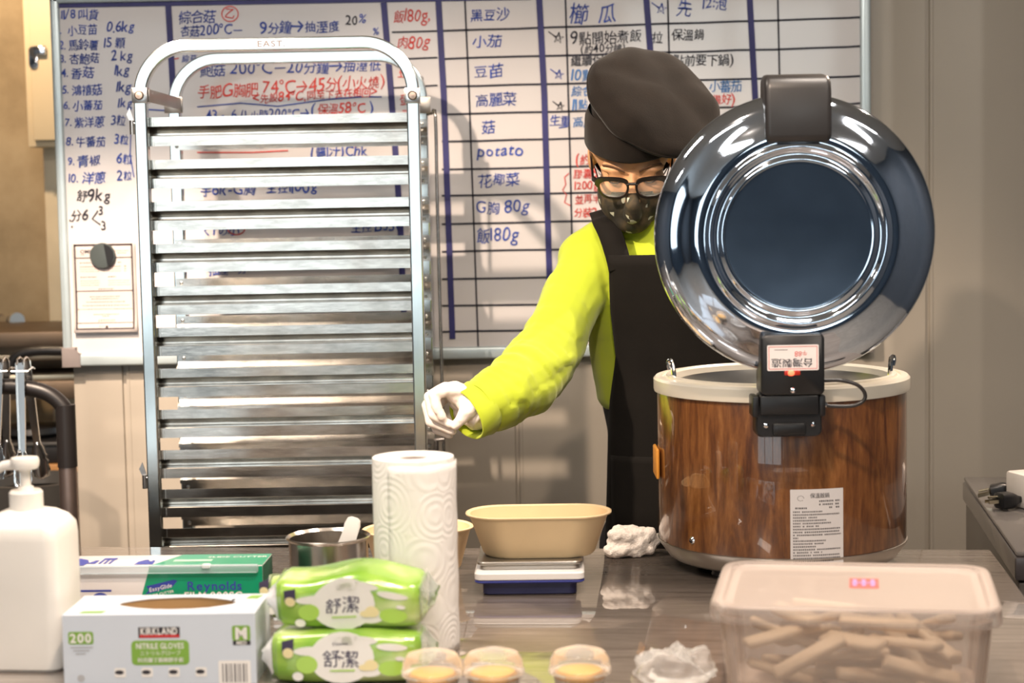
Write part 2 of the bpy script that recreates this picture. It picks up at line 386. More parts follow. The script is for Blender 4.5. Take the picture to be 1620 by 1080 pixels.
# ================================================================== whiteboard with its grid and handwriting
BY = 4.322
c0, c1 = P(104, 579, BY), P(1377, 160, BY)
bx0, bx1, bz0, bz1 = P(90, 280, BY).x, c1.x, c0.z, P(700, -25, BY).z
SB = BY / FPX
board = thing('whiteboard', 'large whiteboard with navy tape columns and handwritten lists on the panelled wall', 'whiteboard', ((bx0 + bx1) / 2, BY, bz0))
b = MB(); b.box(((bx0 + bx1) / 2, BY + 0.008, (bz0 + bz1) / 2), (bx1 - bx0 - 0.02, 0.014, bz1 - bz0 - 0.02))
b.build('writing_surface', mat('whiteboard enamel', (0.66, 0.635, 0.635), 0.22, var=0.015, vs=4, coat=0.5, coat_r=0.06), board, True)
FRM = mat('pale blue aluminium frame', (0.56, 0.66, 0.70), 0.35, metal=0.4)
fw = 0.021
for nm, (xa, xb, za, zb) in {'l': (bx0, bx0 + fw, bz0, bz1), 'r': (bx1 - 0.024, bx1, bz0, bz1), 'b': (bx0, bx1, bz0, bz0 + 0.028), 't': (bx0, bx1, bz1 - 0.028, bz1)}.items():
    b = MB(); b.box(((xa + xb) / 2, BY + 0.004, (za + zb) / 2), (xb - xa, 0.028, zb - za), bev=0.005, seg=3)
    if nm in 'lr': b.box((xa + (xb - xa) * 0.38, BY - 0.0105, (za + zb) / 2), (0.0025, 0.003, zb - za), bev=0.0008)
    b.build('frame_rail', FRM, board, True)
CAPM = mat('grey corner plastic', (0.24, 0.21, 0.205), 0.45)
for cx, sgn in ((bx0, 1), (bx1, -1)):
    b = MB(); b.prism([(-.003, -.003), (.042, -.003), (.042, .029), (.032, .033), (.032, .045), (-.003, .045)], 0.03, TR(cx, BY - 0.013, bz0) @ (FRONT if sgn > 0 else FRONT @ Matrix.Scale(-1, 4, (1, 0, 0))), bev=0.004); b.build('corner_cap', CAPM, board, True)
YI = BY - 0.0005 + 0.001                                 # the ink lies on the enamel
BM = TR(0, BY, 0) @ FRONT                                # local x = world x, y = world z, z towards the room
def bp(px, py): q = P(px, py, BY); return (q.x, q.z)
tape = MB()
for pts in ([(266, 4), (283, 300), (298, 568)], [(607, 4), (619, 150), (633, 345), (640, 520)], [(693, -8), (702, 150), (709, 340), (716, 536)], [(852, -20), (861, 150), (868, 400), (872, 520)], [(1021, -20), (1034, 150), (1045, 520)], [(1185, -20), (1195, 160), (1205, 520)]):
    tape.stroke([bp(*p) for p in pts], 9.5 * SB, BM, 0, 0.0016)
tape.stroke([bp(80, 8), bp(600, -1), bp(840, -5)], 9 * SB, BM, 0, 0.0017); tape.build('tape_grid', NAVY, board, True)
lines = MB()
for pts in ([(735, -10), (744, 200), (757, 562)], [(894, -20), (903, 300), (908, 540)], [(1056, -20), (1063, 300), (1066, 540)], [(1230, -20), (1237, 300), (1240, 540)]):
    lines.stroke([bp(p.x, p.y) for p in catmull([Vector((a, c, 0)) for a, c in pts], 8)], 2.6 * SB, BM, 0, 0.0012)
for yl, yr in ((49, 27), (93, 73), (137, 120), (181, 163), (224, 208), (268, 252), (310, 295), (354, 340), (398, 385), (441, 430), (484, 474), (524, 516)):
    lines.stroke([bp(699 + 700 * k / 12 - (33 if k == 12 else 0), yl + (yr - yl) * k / 12 + random.uniform(-.6, .6)) for k in range(13)], 3.0 * SB, BM, 0, 0.0012)
for yl, yr in ((51, 49), (94, 91), (139, 135)): lines.stroke([bp(620, yl), bp(692, yr)], 2.6 * SB, BM, 0, 0.0012)
lines.build('ruled_lines', BLACKINK, board, True)
blue, red, black, cyan = MB(), MB(), MB(), MB()
def wr(mb, px, py, s, h, hand=1.0, shear=0.1, xs=0.92, rot=0.0, bold=0.0):
    x, z = bp(px, py)
    mb.text(s, BM @ TR(x, z, 0.0014) @ RZ(rot + 0.012), h * SB, 0, 'l', bold + (.008 if h < 21 else 0), hand, 0, shear, xs)
def ln(mb, pts, wd=2.0): mb.stroke([bp(*p) for p in pts], wd * SB, BM, 0, 0.0015)
def circ(mb, cx, cy, rx, ry, wd=1.5, a0=0, a1=360, n=24): ln(mb, [(cx + rx * math.cos(rad(a0 + (a1 - a0) * k / n)), cy + ry * math.sin(rad(a0 + (a1 - a0) * k / n))) for k in range(n + 1)], wd)
def star(mb, cx, cy, r):
    p = [(cx + r * math.sin(rad(144 * k + 8)), cy - r * math.cos(rad(144 * k + 8))) for k in range(6)]; ln(mb, p, 1.8); ln(mb, [(cx - r * 1.7, cy - r * 1.1), (cx - r * .3, cy - .1 * r)], 1.6)
wr(blue, 96, 30, '11/8', 16); wr(blue, 123, 31, '叫貨', 18)
for y, i, s, x2, q in ((53, '1.', '小豆苗', 168, '0.6kg'), (77, '2.', '馬鈴薯', 164, '15 顆'), (98, '3.', '杏鮑菇', 175, '2 kg'), (121, '4.', '香菇', 181, '1kg'), (147, '5.', '鴻禧菇', 184, '1kg'), (172, '6.', '小蕃茄', 186, '1kg'), (199, '7.', '紫洋蔥', 175, '3粒'), (229, '8.', '牛蕃茄', 180, '3粒'), (260, '9.', '青椒', 184, '6粒'), (287, '10.', '洋蔥', 184, '2粒')):
    k = (y - 53) * 0.075
    wr(blue, 91 + k, y + 1, i, 14, 0.6); wr(blue, 106 + k * 1.0 + (6 if len(i) > 2 else 0), y + 2, s, 18 if len(s) > 2 else 19, 1, 0.1, 1.0 if len(s) < 3 else 0.9); wr(blue, x2, y - 2, q, 17, 0.9, 0.15, 0.88)
ln(blue, [(232, 173), (268, 175)]); ln(blue, [(207, 212), (206, 245), (212, 280)], 1.6)
wr(black, 120, 318, '舒9kg', 20, 1, 0.15); wr(black, 111, 349, '分6', 20, 1); ln(black, [(155, 333), (146, 346), (159, 355)]); wr(black, 155, 340, '3', 16); wr(black, 159, 365, '3', 17); ln(black, [(110, 348), (112, 349)], 3); ln(black, [(113, 358), (115, 359)], 3)
wr(blue, 283, 35, '綜合菇', 21); circ(red, 364, 22, 13, 12); wr(red, 355, 29, '乙', 18)
wr(blue, 285, 57, '杏菇200°C一', 18, 1, 0.1, 0.85); wr(blue, 410, 53, '9分鐘→抽溼度', 20, 1, 0.1, 0.95); wr(black, 546, 40, '20', 16); wr(blue, 566, 36, '%', 16, 1, 0.2); wr(blue, 589, 56, '%', 13)
wr(blue, 287, 98, '綜菇', 14); ln(red, [(272, 94), (283, 92)], 1.6); ln(red, [(293, 105), (304, 104)], 1.6); wr(blue, 316, 120, '鮑菇 200°C一20分鐘→抽溼低', 21, 1, 0.1, 0.98)
wr(red, 312, 155, '手肥G胸肥 74°C→45分(小火燒)', 22, 1, 0.15, 0.9, 0.03); wr(red, 400, 163, '<先設84°C,同至下去在相回>', 16, 1, 0.1, 0.92, 0.03)
ln(blue, [(312, 169), (380, 163), (440, 168), (520, 157), (572, 153)], 1.8); ln(blue, [(584, 153), (604, 153)], 1.8); wr(red, 502, 180, '保溫58°C', 18, 1, 0.15); wr(blue, 492, 180, '(', 18); wr(blue, 584, 178, ')', 18); wr(blue, 325, 190, '43 ~ 6 (1 小時200°C→', 16)
wr(blue, 318, 236, '6 = 0 ~ 2   2hr', 19, 1, 0.1, 1.1); ln(red, [(312, 241), (400, 241), (456, 238)], 1.8); wr(blue, 491, 248, '(醬|汁)', 19); wr(blue, 545, 247, 'Chk', 18)
wr(blue, 316, 309, '手6k-G胸', 21); wr(blue, 420, 305, '主控1100g', 20)
wr(blue, 318, 372, 'くfの小', 19); circ(red, 374, 360, 14, 11); wr(blue, 555, 367, '主控 B530', 18); wr(blue, 330, 434, '抽溼~分', 18)
ln(red, [(560, 232), (600, 224), (648, 215)], 1.6)
wr(red, 622, 34, '飯180g,', 22, 1, 0.2, 0.78); wr(red, 627, 77, '肉80g', 21, 1, 0.2, 0.85); wr(red, 629, 122, '豆', 20); wr(red, 631, 165, '蛋', 20); wr(red, 634, 190, '豆', 18); wr(black, 661, 128, 'つ', 10)
for x, y, s, h, xs in ((743, 32, '黑豆沙', 21, 1.0), (746, 75, '小茄', 21, 1.15), (748, 122, '豆苗', 22, 1.1), (751, 167, '高麗菜', 22, 1.0), (761, 210, '菇', 22, 1.0), (755, 247, 'potato', 20, 0.95), (756, 294, '花椰菜', 22, 1.0), (751, 337, 'G胸 80g', 22, 0.95), (754, 383, '飯180g', 25, 0.85)): wr(blue, x, y, s, h, 1, 0.1, xs)
wr(blue, 900, 34, '櫛', 32, 1, 0.15); wr(blue, 945, 33, '瓜', 32, 1, 0.1); star(blue, 1046, 14, 9); wr(blue, 1070, 24, '先', 26); wr(blue, 1110, 14, '12:泡', 19, 1, 0.15)
star(black, 883, 60, 9); star(blue, 884, 118, 8); star(black, 886, 168, 7); wr(blue, 869, 198, '生重', 18); ln(blue, [(884, 202), (898, 200)], 1.6)
wr(black, 902, 69, '9點開始煮飯', 22, 0.8, 0.05, 0.92); wr(black, 1031, 66, '拉', 18, 0.8); wr(black, 1062, 63, '保溫鍋', 19, 0.8); wr(black, 918, 84, '(約40分鐘)', 15, 0.8, 0.1, 0.9)
wr(black, 902, 104, '繼續保', 19, 0.8); wr(black, 1035, 99, '如', 15); wr(black, 1064, 104, '點前要下鍋)', 19, 0.8, 0.05, 0.95)
wr(cyan, 903, 127, '10點', 20, 0.8); wr(cyan, 903, 151, '綜合', 19); wr(cyan, 905, 173, '11點', 18); wr(cyan, 905, 200, '高麗菜', 19); wr(cyan, 1121, 144, '小蕃茄', 19); wr(red, 1110, 164, '前備好)', 17)
wr(red, 910, 259, '(約5k', 17); wr(red, 906, 282, '膠囊5', 17); wr(red, 908, 300, '1200g+', 14); wr(red, 909, 321, '並再半包', 15); wr(red, 907, 342, '分裝2', 16); ln(red, [(900, 274), (893, 280), (895, 292), (890, 300), (896, 308), (893, 320), (902, 325)], 1.5)
blue.build('blue_handwriting', BLUEINK, board, True); red.build('red_handwriting', REDINK, board, True); black.build('black_handwriting', BLACKINK, board, True); cyan.build('light_blue_handwriting', CYANINK, board, True)
# printed notice held by a round magnet
q = [P(px, py, BY - 0.003) for px, py in ((115, 526), (217, 528), (215, 386), (117, 385))]
nx0, nx1, nz0, nz1 = (q[0].x + q[3].x) / 2, (q[1].x + q[2].x) / 2, q[0].z, q[3].z; nw, nh = nx1 - nx0, nz1 - nz0
notice = thing('printed_notice', 'white printed sheet with a black border hanging from the round magnet', 'notice', ((nx0 + nx1) / 2, BY - 0.003, nz0))
PAPER = mat('white paper', (0.64, 0.59, 0.57), 0.7, var=0.01); PRINT = mat('printing ink', (0.05, 0.035, 0.04), 0.7); PRINTR = mat('red printing ink', (0.5, 0.16, 0.13), 0.7)
def curl(x, y): return 0.004 * (1 - min(1, abs(x / nw))) * 0 + 0.010 * max(0, 0.35 - y / nh) ** 2 * 8
b = MB(); N = 14; vs = []
for j in range(N + 1):
    for i in range(9): x = -nw / 2 + nw * i / 8; y = nh * j / N; vs.append((x, y, curl(x, y)))
b.add(vs, [(j * 9 + i, j * 9 + i + 1, j * 9 + i + 10, j * 9 + i + 9) for j in range(N) for i in range(8)], 0, FRONT)
o = b.build('sheet', PAPER, notice); s_ = o.modifiers.new('t', 'SOLIDIFY'); s_.thickness = 0.0004; s_.offset = -1
b = MB()
def nr(x0, y0, x1, y1, mi=0):
    k = 6; pts = [(x0 + (x1 - x0) * a, y0 + (y1 - y0) * c / k) for c in range(k + 1) for a in (0, 1)]
    b.add([(-nw / 2 + x * nw, y * nh, curl(0, y * nh) + 0.0007) for x, y in pts], [(2 * c, 2 * c + 1, 2 * c + 3, 2 * c + 2) for c in range(k)], mi, FRONT, sm=False)
for r in ((.03, .03, .057, .99), (.933, .03, .96, .99), (.03, .965, .96, .99), (.03, .03, .96, .048), (.03, .828, .96, .840), (.03, .457, .96, .468), (.03, .10, .96, .109), (.50, .045, .54, .075)): nr(*r)
b.text('OMN', FRONT @ TR(-nw * 0.37, nh * 0.885, curl(0, nh * .89) + .0008), 0.0125, 0, 'l', 0.02)
random.seed(3)
def tiny(y, x0, x1, mi=0, hh=0.010):
    x = x0
    while x < x1: wd = random.uniform(.012, .03); nr(x, y, min(x + wd, x1), y + hh, mi); x += wd + .012
tiny(.865, .14, .2); tiny(.905, .68, .9, 1, .008); tiny(.88, .72, .86, 1, .008); tiny(.775, .12, .3); tiny(.775, .72, .78); tiny(.615, .12, .37); tiny(.615, .56, .68); tiny(.48, .4, .64)
for y in (.73, .705, .68, .735): tiny(y, .12, .42, 1, .006); tiny(y, .56, .76, 1, .006); tiny(y, .82, .85, 1, .010)
for y in (.575, .55, .525): tiny(y, .12, .42, 1, .006); tiny(y, .56, .9, 1, .006)
for y, a, c in ((.395, .26, .73), (.37, .28, .72), (.335, .2, .82), (.295, .14, .88), (.255, .06, .94), (.195, .31, .71), (.175, .45, .55), (.135, .39, .65), (.12, .38, .66), (.065, .4, .48)): tiny(y, a, c, 0 if y > .15 else 1, .008)
b.build('printing', [PRINT, PRINTR], notice)
mg = thing('round_magnet', 'round dark grey magnet pinning the printed notice', 'magnet'); c = P(163, 404, BY - 0.005); mg.location = c; WM[mg.name] = Matrix.Translation(c)
b = MB(); b.lathe([(0, 0), (.0285, 0), (.030, .002), (.030, .007), (.0285, .009), (.022, .0098), (0, .010)], 40, FRONT); b.build('disc', mat('grey magnet enamel', (0.07, 0.085, 0.085), 0.3, bs=0.1, bscale=300), mg)
b = MB(); b.poly([(.004 + .0001, .0275), (.012, -.0255), (.022, -.018), (.0275, -.004), (.026, .010), (.018, .021)], FRONT, 0, 0.0102); b.build('dark_patch', BLACKP, mg)  # flat black patch over the right part of the disc
# ================================================================== tray rack
RKY = 3.70; DY = 0.40; TW = 0.0255
xl, xr = P(226.5, 310, RKY).x, P(656.5, 310, RKY).x
rcx, hw = (xl + xr) / 2, (xr - xl) / 2
ztop = P(430, 69, RKY).z
rack = thing('tray_rack', 'tall aluminium tray rack with two rounded frames and rows of slides', 'tray rack', (rcx, RKY, 0))
RACK2 = steel('rack frame aluminium', (0.74, 0.80, 0.80), 0.14, (3, 3, 0.6), 0.12, 0.03, 0.12)
sq = [(a, c) for a, c in rrect(TW, TW, 0.003, 2)]
def uframe(y):
    R = 0.098; pts = [(-hw, y, 0.09)] + [(-hw, y, z) for z in (0.5, 0.9, 1.2, 1.5)]
    for k in range(13): a = rad(180 - 90 * k / 12); pts.append((-hw + R + R * math.cos(a), y, ztop - R + R * math.sin(a)))
    for k in range(13): a = rad(90 - 90 * k / 12); pts.append((hw - R + R * math.cos(a), y, ztop - R + R * math.sin(a)))
    pts += [(hw, y, z) for z in (1.5, 1.2, 0.9, 0.5, 0.09)]
    b = MB(); b.tube(pts, 1.0, up=(0, 1, 0), section=sq); return b
yf, yk = TW / 2, DY - TW / 2
uf = uframe(yf).build('front_frame', RACK2, rack, ang=15)
b = MB(); x, z = P(407, 72, RKY).x - rcx, ztop - .0055
b.text('EAST.', TR(x, -0.0010, z) @ FRONT @ RZ(-0.006), 0.0165, 0, 'l', 0.008, 0, 0, 0, 1.25); b.build('embossed_lettering', mat('engraved mark', (0.20, 0.15, 0.13), 0.6), uf)
uframe(yk).build('rear_frame', RACK2, rack, ang=15)
# slides: two folded faces with the tray groove between them
zs = [P(430, py, RKY + TW).z for py in (182, 249.5, 316, 382.5, 450, 515, 580, 645, 709, 771, 833)]
zs += [zs[-1] - 0.0835 * (k + 1) for k in range(3)]
SP = [(0, 0), (0, -.0185), (.0008, -.0195), (.031, -.0310), (.032, -.0315), (.032, -.0355), (.031, -.0365), (.0012, -.0368), (0, -.038), (0, -.058), (.0015, -.058), (.0015, -.0395), (.0335, -.038), (.0335, -.0295), (.0015, -.018), (.0015, 0)]
def slide(z, y, sg, x0, x1):
    b = MB()
    b.loft([[(x, y + sg * d, z + h) for d, h in SP] for x in (x0, x0 + .006, (x0 * 2 + x1) / 3, (x0 + x1 * 2) / 3, x1 - .006, x1)], close=True)
    for q in b.bm.faces: q.smooth = False
    return b
RIV = steel('rivet steel', (0.6, 0.6, 0.58), 0.25, bs=0)
for i, z in enumerate(zs):
    o = slide(z, TW + 0.001, 1, -hw - 0.008, hw + 0.008).build('front_slide', RACKM, rack, ang=20)
    b = MB(); b.box((-hw + .0195, TW + 0.0002, z - .0095), (.0018, .0016, .019)); b.box((-hw + .0195, TW + 0.0002, z - .049), (.0018, .0016, .018)); b.build('fold_line', RIV, o)
    o = slide(z, DY - TW - 0.001, -1, -hw - 0.008, hw + 0.012).build('rear_slide', RACKM, rack, ang=20)
    b = MB()
    for xx in (-hw + .004, hw): 
        for dz in (-.010, -.050): b.sphere((xx, DY - TW - 0.0015, z + dz), (.0048, .002, .0048), seg=12, ring=6)
    b.build('rivet', RIV, o)
# joints between the two frames
for s in (-1, 1):
    zj = P(222 if s < 0 else 658, 151, RKY).z
    b = MB(); b.box((s * hw, -0.0015, zj), (.031, .004, .031), bev=.0015); b.box((s * hw, TW / 2, zj + .0145), (.031, TW + .004, .002)); b.box((s * hw, TW / 2, zj - .0145), (.031, TW + .004, .002))
    o = b.build('clamp', STEEL, rack)
    b = MB(); b.lathe([(0, 0), (.0095, 0), (.0095, .003), (.007, .0055), (0, .006)], 20, TR(s * hw, -0.0035, zj) @ FRONT); b.build('bolt', mat('bolt metal', (0.35, 0.28, 0.24), 0.35, metal=1), o)
    b = MB(); b.box((s * (hw - .016) if s < 0 else hw - .016, DY / 2, zj), (.003, DY - .02, .026), bev=.001)
    b.box((s * hw, DY - TW - 0.004, zj - .002), (.04, .005, .036), bev=.001); b.build('side_bracket', steel('dull bracket steel', (0.42, 0.39, 0.36), 0.3), rack)
    b = MB(); b.box((s * hw, DY / 2, 0.14), (.02, DY - 2 * TW, .03), bev=.002); b.build('base_rail', RACKM, rack)
# catch pins on the left upright and hinged stop bars
PINM = steel('pin steel', (0.55, 0.52, 0.5), 0.2, bs=0)
for px, py in ((207, 195), (233, 757)):
    z = P(px, py, RKY).z; xx = -hw - TW / 2
    b = MB(); b.cyl((xx - .007, yf, z + .006), (xx - .007, yf, z - .022), .0052); b.cyl((xx, yf, z), (xx - .007, yf, z), .003); b.prism([(-.008, 0), (.002, 0), (-.006, .026), (-.013, .012)], .003, TR(xx - .005, yf, z + .006) @ FRONT); b.build('catch_pin', PINM, rack)
zt = P(708, 181, RKY + DY).z
b = MB(); pts = [(hw + .008, yk, zt - .020), (hw + .008, yk, zt - .004), (hw + .012, yk - .004, zt), (hw + .022, yk - .01, zt + .002), (hw + .030, yk - .012, zt - .006), (hw + .030, yk - .012, zt - .2), (hw + .032, yk - .012, 1.0), (hw + .032, yk - .012, .75)]
b.tube(catmull(pts, 4), .0038, 10); b.build('stop_bar', PINM, rack)
b = MB(); z = P(727, 693, RKY + DY).z; b.cyl((hw + .004, yk - .012, z), (hw + .034, yk - .012, z + .002), .0045); b.cyl((hw + .016, yk - .012, z), (hw + .016, yk - .012, z - .05), .0055); b.build('stop_bar_hinge', PINM, rack)
b = MB(); b.tube(catmull([(-hw - .008, yk, .5), (-hw - .010, yk, 1.2), (-hw - .008, yk, 1.3)], 4), .0038, 8); b.build('stop_bar', PINM, rack)
for s in (-1, 1):
    for y in (yf, yk):
        b = MB(); b.lathe([(0, -.012), (.034, -.012), (.04, -.008), (.04, .008), (.034, .012), (0, .012)], 24, TR(s * hw, y, .04) @ RY(rad(90)))
        o = b.build('caster', BLACKP, rack); b = MB(); b.box((s * hw, y, .085), (.036, .03, .012)); b.box((s * hw - .017, y, .06), (.002, .02, .05)); b.box((s * hw + .017, y, .06), (.002, .02, .05)); b.build('fork', STEEL, o)
# ================================================================== counter
LAM = wood('grey wood laminate', [(0.12, 0.098, 0.082), (0.18, 0.148, 0.125), (0.25, 0.21, 0.18), (0.33, 0.285, 0.245)], (1.6, 24, 24), 0.28, 1.0, sc=3.2, dist=0.5, coat_r=0.015, bs=0.03)
LAM.node_tree.nodes['Principled BSDF'].inputs['Coat IOR'].default_value = 1.75
pr, pl = T(1567, 869), T(40, 864)
d = (pr - pl).normalized(); nv = Vector((d.y, -d.x, 0))
pl = pl - d * 0.55; W = (pr - pl).length; DEP = 1.28
cang = math.atan2(d.y, d.x)
counter = thing('service_counter', 'long counter with a glossy grey wood-grain top in front of the worker', 'counter', (pl + d * W / 2 + nv * DEP / 2).xy.to_3d(), cang)
b = MB(); b.box((0, 0, TZ - 0.02), (W, DEP, 0.04), bev=0.003); b.build('countertop', LAM, counter)
b = MB(); b.box((0, -0.01, 0.46), (W - 0.06, DEP - 0.10, 0.80), bev=0.004); b.box((0, -.01, 0.03), (W - 0.12, DEP - 0.2, 0.06)); b.build('base_cabinet', mat('dark cabinet laminate', (0.07, 0.06, 0.055), 0.5), counter)
def onc(px, py): return T(px, py, TZ + 0.0004)
# ================================================================== pump bottle
c = onc(40, 1060); c.y += 0.04
t = thing('pump_bottle', 'white square pump bottle at the end of the counter beside the glove box', 'pump bottle', c, -0.12)
S = c.y / FPX
b = MB(); hh = 0.205; r0 = 0.057
secs = [(.94, 0), (1, .004), (1, .12), (1, hh - .03), (.97, hh - .015), (.86, hh - .004), (.62, hh + .004), (.36, hh + .008)]
b.loft([[(x * k, y * k * 0.9, z) for x, y in rrect(2 * r0, 2 * r0, .018 if k > .9 else .025, 5)] for k, z in secs]); b.build('bottle', WHITEP, t)
b = MB(); b.lathe([(0, hh + .006), (.0225, hh + .006), (.0225, hh + .03), (.020, hh + .033), (.0, hh + .034)], 32); b.lathe([(0, hh + .032), (.012, hh + .032), (.010, hh + .038), (0, hh + .038)], 24); b.build('collar', WHITEP, t)
b = MB(); b.lathe([(0, hh + .036), (.007, hh + .036), (.0065, hh + .055), (.0095, hh + .062), (.0, hh + .062)], 20)
b.lathe([(0, hh + .061), (.017, hh + .062), (.019, hh + .066), (.0195, hh + .072), (.018, hh + .077), (0, hh + .078)], 28)
b.tube([(-.01, 0, hh + .068), (-.03, 0, hh + .066), (-.043, 0, hh + .058), (-.052, 0, hh + .040), (-.056, 0, hh + .028)], [.008, .0065, .006, .0055, .005], 12); b.build('pump_head', WHITEP, t)
# ================================================================== film box (cling wrap)
GRN = mat('green carton print', (0.0, 0.33, 0.16), 0.3, coat=0.3, var=0.03); CARDW = mat('white carton', (0.83, 0.79, 0.78), 0.4, var=0.015, coat=0.15)
BLUEP = mat('blue carton print', (0.04, 0.06, 0.38), 0.4, var=0.05); GRNP = mat('pale green carton print', (0.45, 0.72, 0.55), 0.4)
DKG = mat('dark green carton print', (0.01, 0.09, 0.05), 0.4)
fx0, fx1 = P(70, 940, 2.72).x, P(413, 940, 2.66).x; L = fx1 - fx0; fh = 0.082; fd = 0.085
t = thing('film_box', 'long green and white carton of cling film behind the glove box', 'box', ((fx0 + fx1) / 2, 2.69, TZ + .0004), -0.04)
F0 = TR(0, 0, 0) @ FRONT
b = MB(); b.box((0, fd / 2, fh / 2), (L, fd, fh), bev=0.0015); b.build('carton', CARDW, t)
fr = L / 2; X = lambda px: (P(px, 940, 2.69).x - (fx0 + fx1) / 2)
Zf = lambda py: P(250, py, 2.69).z - TZ
b = MB(); gx = X(222)
b.poly([(X(212), .001), (fr, .001), (fr, fh - .001), (X(238), fh - .001)], FRONT, 0, .0003)
TOP = TR(0, 0, fh) 
b.poly([(X(236), .001), (fr, .001), (fr, fd - .001), (X(272), fd - .001)], TOP, 0, .0003)
b.poly([(.001, .001), (fd - .001, .001), (fd - .001, fh - .001), (.001, fh - .001)], TR(fr, 0, 0) @ RZ(rad(90)) @ FRONT, 1, .0003)
b.build('green_print', [GRN, DKG], t)
b = MB()
wt = .0006
b.text('Reynolds', FRONT @ TR(X(297), Zf(934), 0), .0185, 0, 'l', .018, z=wt, xs=1.08)
b.poly([(X(230), Zf(940)), (X(273), Zf(929)), (X(282), Zf(919)), (X(276), Zf(917)), (X(232), Zf(927)), (X(236), Zf(933))], FRONT, 0, wt)
b.rect(X(108), Zf(968), X(119), Zf(941), FRONT, 0, wt); b.poly([(X(108), Zf(940)), (X(122), Zf(937)), (X(127), Zf(941)), (X(124), Zf(934)), (X(127), Zf(928)), (X(120), Zf(932)), (X(108), Zf(930))], FRONT, 0, wt); b.rect(X(124), Zf(935), X(176), Zf(932), FRONT, 0, wt); b.rect(X(185), Zf(946), X(216), Zf(944.5), FRONT, 0, wt)
b.poly([(X(158) + .013 * math.cos(rad(a)), Zf(947) + .010 * math.sin(rad(a))) for a in range(0, 181, 20)], FRONT, 0, wt)
b.poly([(X(104), .008), (X(130), .008), (X(133), .03), (X(126), .05), (X(112), .06), (X(104), .06)], TOP, 0, wt); b.poly([(X(131), .022), (X(145), .02), (X(146), .045), (X(140), .046)], TOP, 0, wt)
for k in range(3): b.rect(X(150 + k * 8), .02, X(154 + k * 8), .05, TOP, 0, wt)
b.rect(X(150), .05, X(172), .062, TOP, 0, wt); b.poly([(X(210), .012), (X(240), .012), (X(238), .04), (X(224), .05), (X(212), .035)], TOP, 0, wt)
b.build('blue_print', BLUEP, t)
b = MB(); b.text('FILM 900SC', FRONT @ TR(X(291), Zf(948), 0), .0150, 0, 'l', .03, z=wt, xs=1.05, shear=.1); b.text('EasyGlide', FRONT @ TR(X(237), Zf(936), 0) @ RZ(.2), .0085, 0, 'l', .015, z=wt + .0003, xs=.95, shear=.15); b.text('SLIDE CUTTER', FRONT @ TR(X(236), Zf(945), 0) @ RZ(.2), .0055, 0, 'l', .02, z=wt, xs=1.0)
b.stroke([(X(222) + .009 * math.cos(rad(a)), .034 + .014 * math.sin(rad(a))) for a in range(0, 121, 15)], .004, TOP, 0, wt + .0004)
b.text('SLIDE CUTTER', TOP @ TR(X(318), .058, 0), .013, 0, 'l', .02, z=wt, xs=1.0); b.rect(X(268), .030, X(330), .046, TOP, 1, wt)
b.build('white_print', [mat('white carton print', (0.85, 0.83, 0.8), 0.4), GRNP], t)
b = MB(); b.box(((X(110) + fr) / 2 - .004, -.004, fh - .004), (fr - X(110) - .004, .010, .012), bev=.002); b.build('cutter_rail', clear_mat('clear cutter plastic', (0.75, 0.85, 0.9), 0.66), t)
b = MB(); b.box((X(330), -.006, fh + .001), (.012, .012, .006), bev=.0015); b.build('cutter_slider', clear_mat('clear slider plastic', (0.9, 0.95, 0.95), 0.4), t)
# ================================================================== glove box
GB = mat('pale blue carton', (0.62, 0.68, 0.76), 0.45, var=0.015, coat=0.1); GLIME = mat('olive green carton print', (0.22, 0.42, 0.06), 0.45)
BROWN = mat('raw cardboard', (0.38, 0.25, 0.12), 0.8); RED = mat('red carton print', (0.6, 0.03, 0.03), 0.45); BLK = mat('black carton print', (0.03, 0.025, 0.03), 0.45)
gY = 2.33; ga = -0.03; gx0, gx1 = P(98, 1010, gY).x, P(405, 1010, gY).x; GL = gx1 - gx0
gH = P(250, 972, gY).z - TZ; gD = 0.115
t = thing('glove_box', 'pale blue carton of nitrile gloves with a torn brown slot in the top', 'box', ((gx0 + gx1) / 2, gY, TZ + .0004), ga)
b = MB(); N = 20
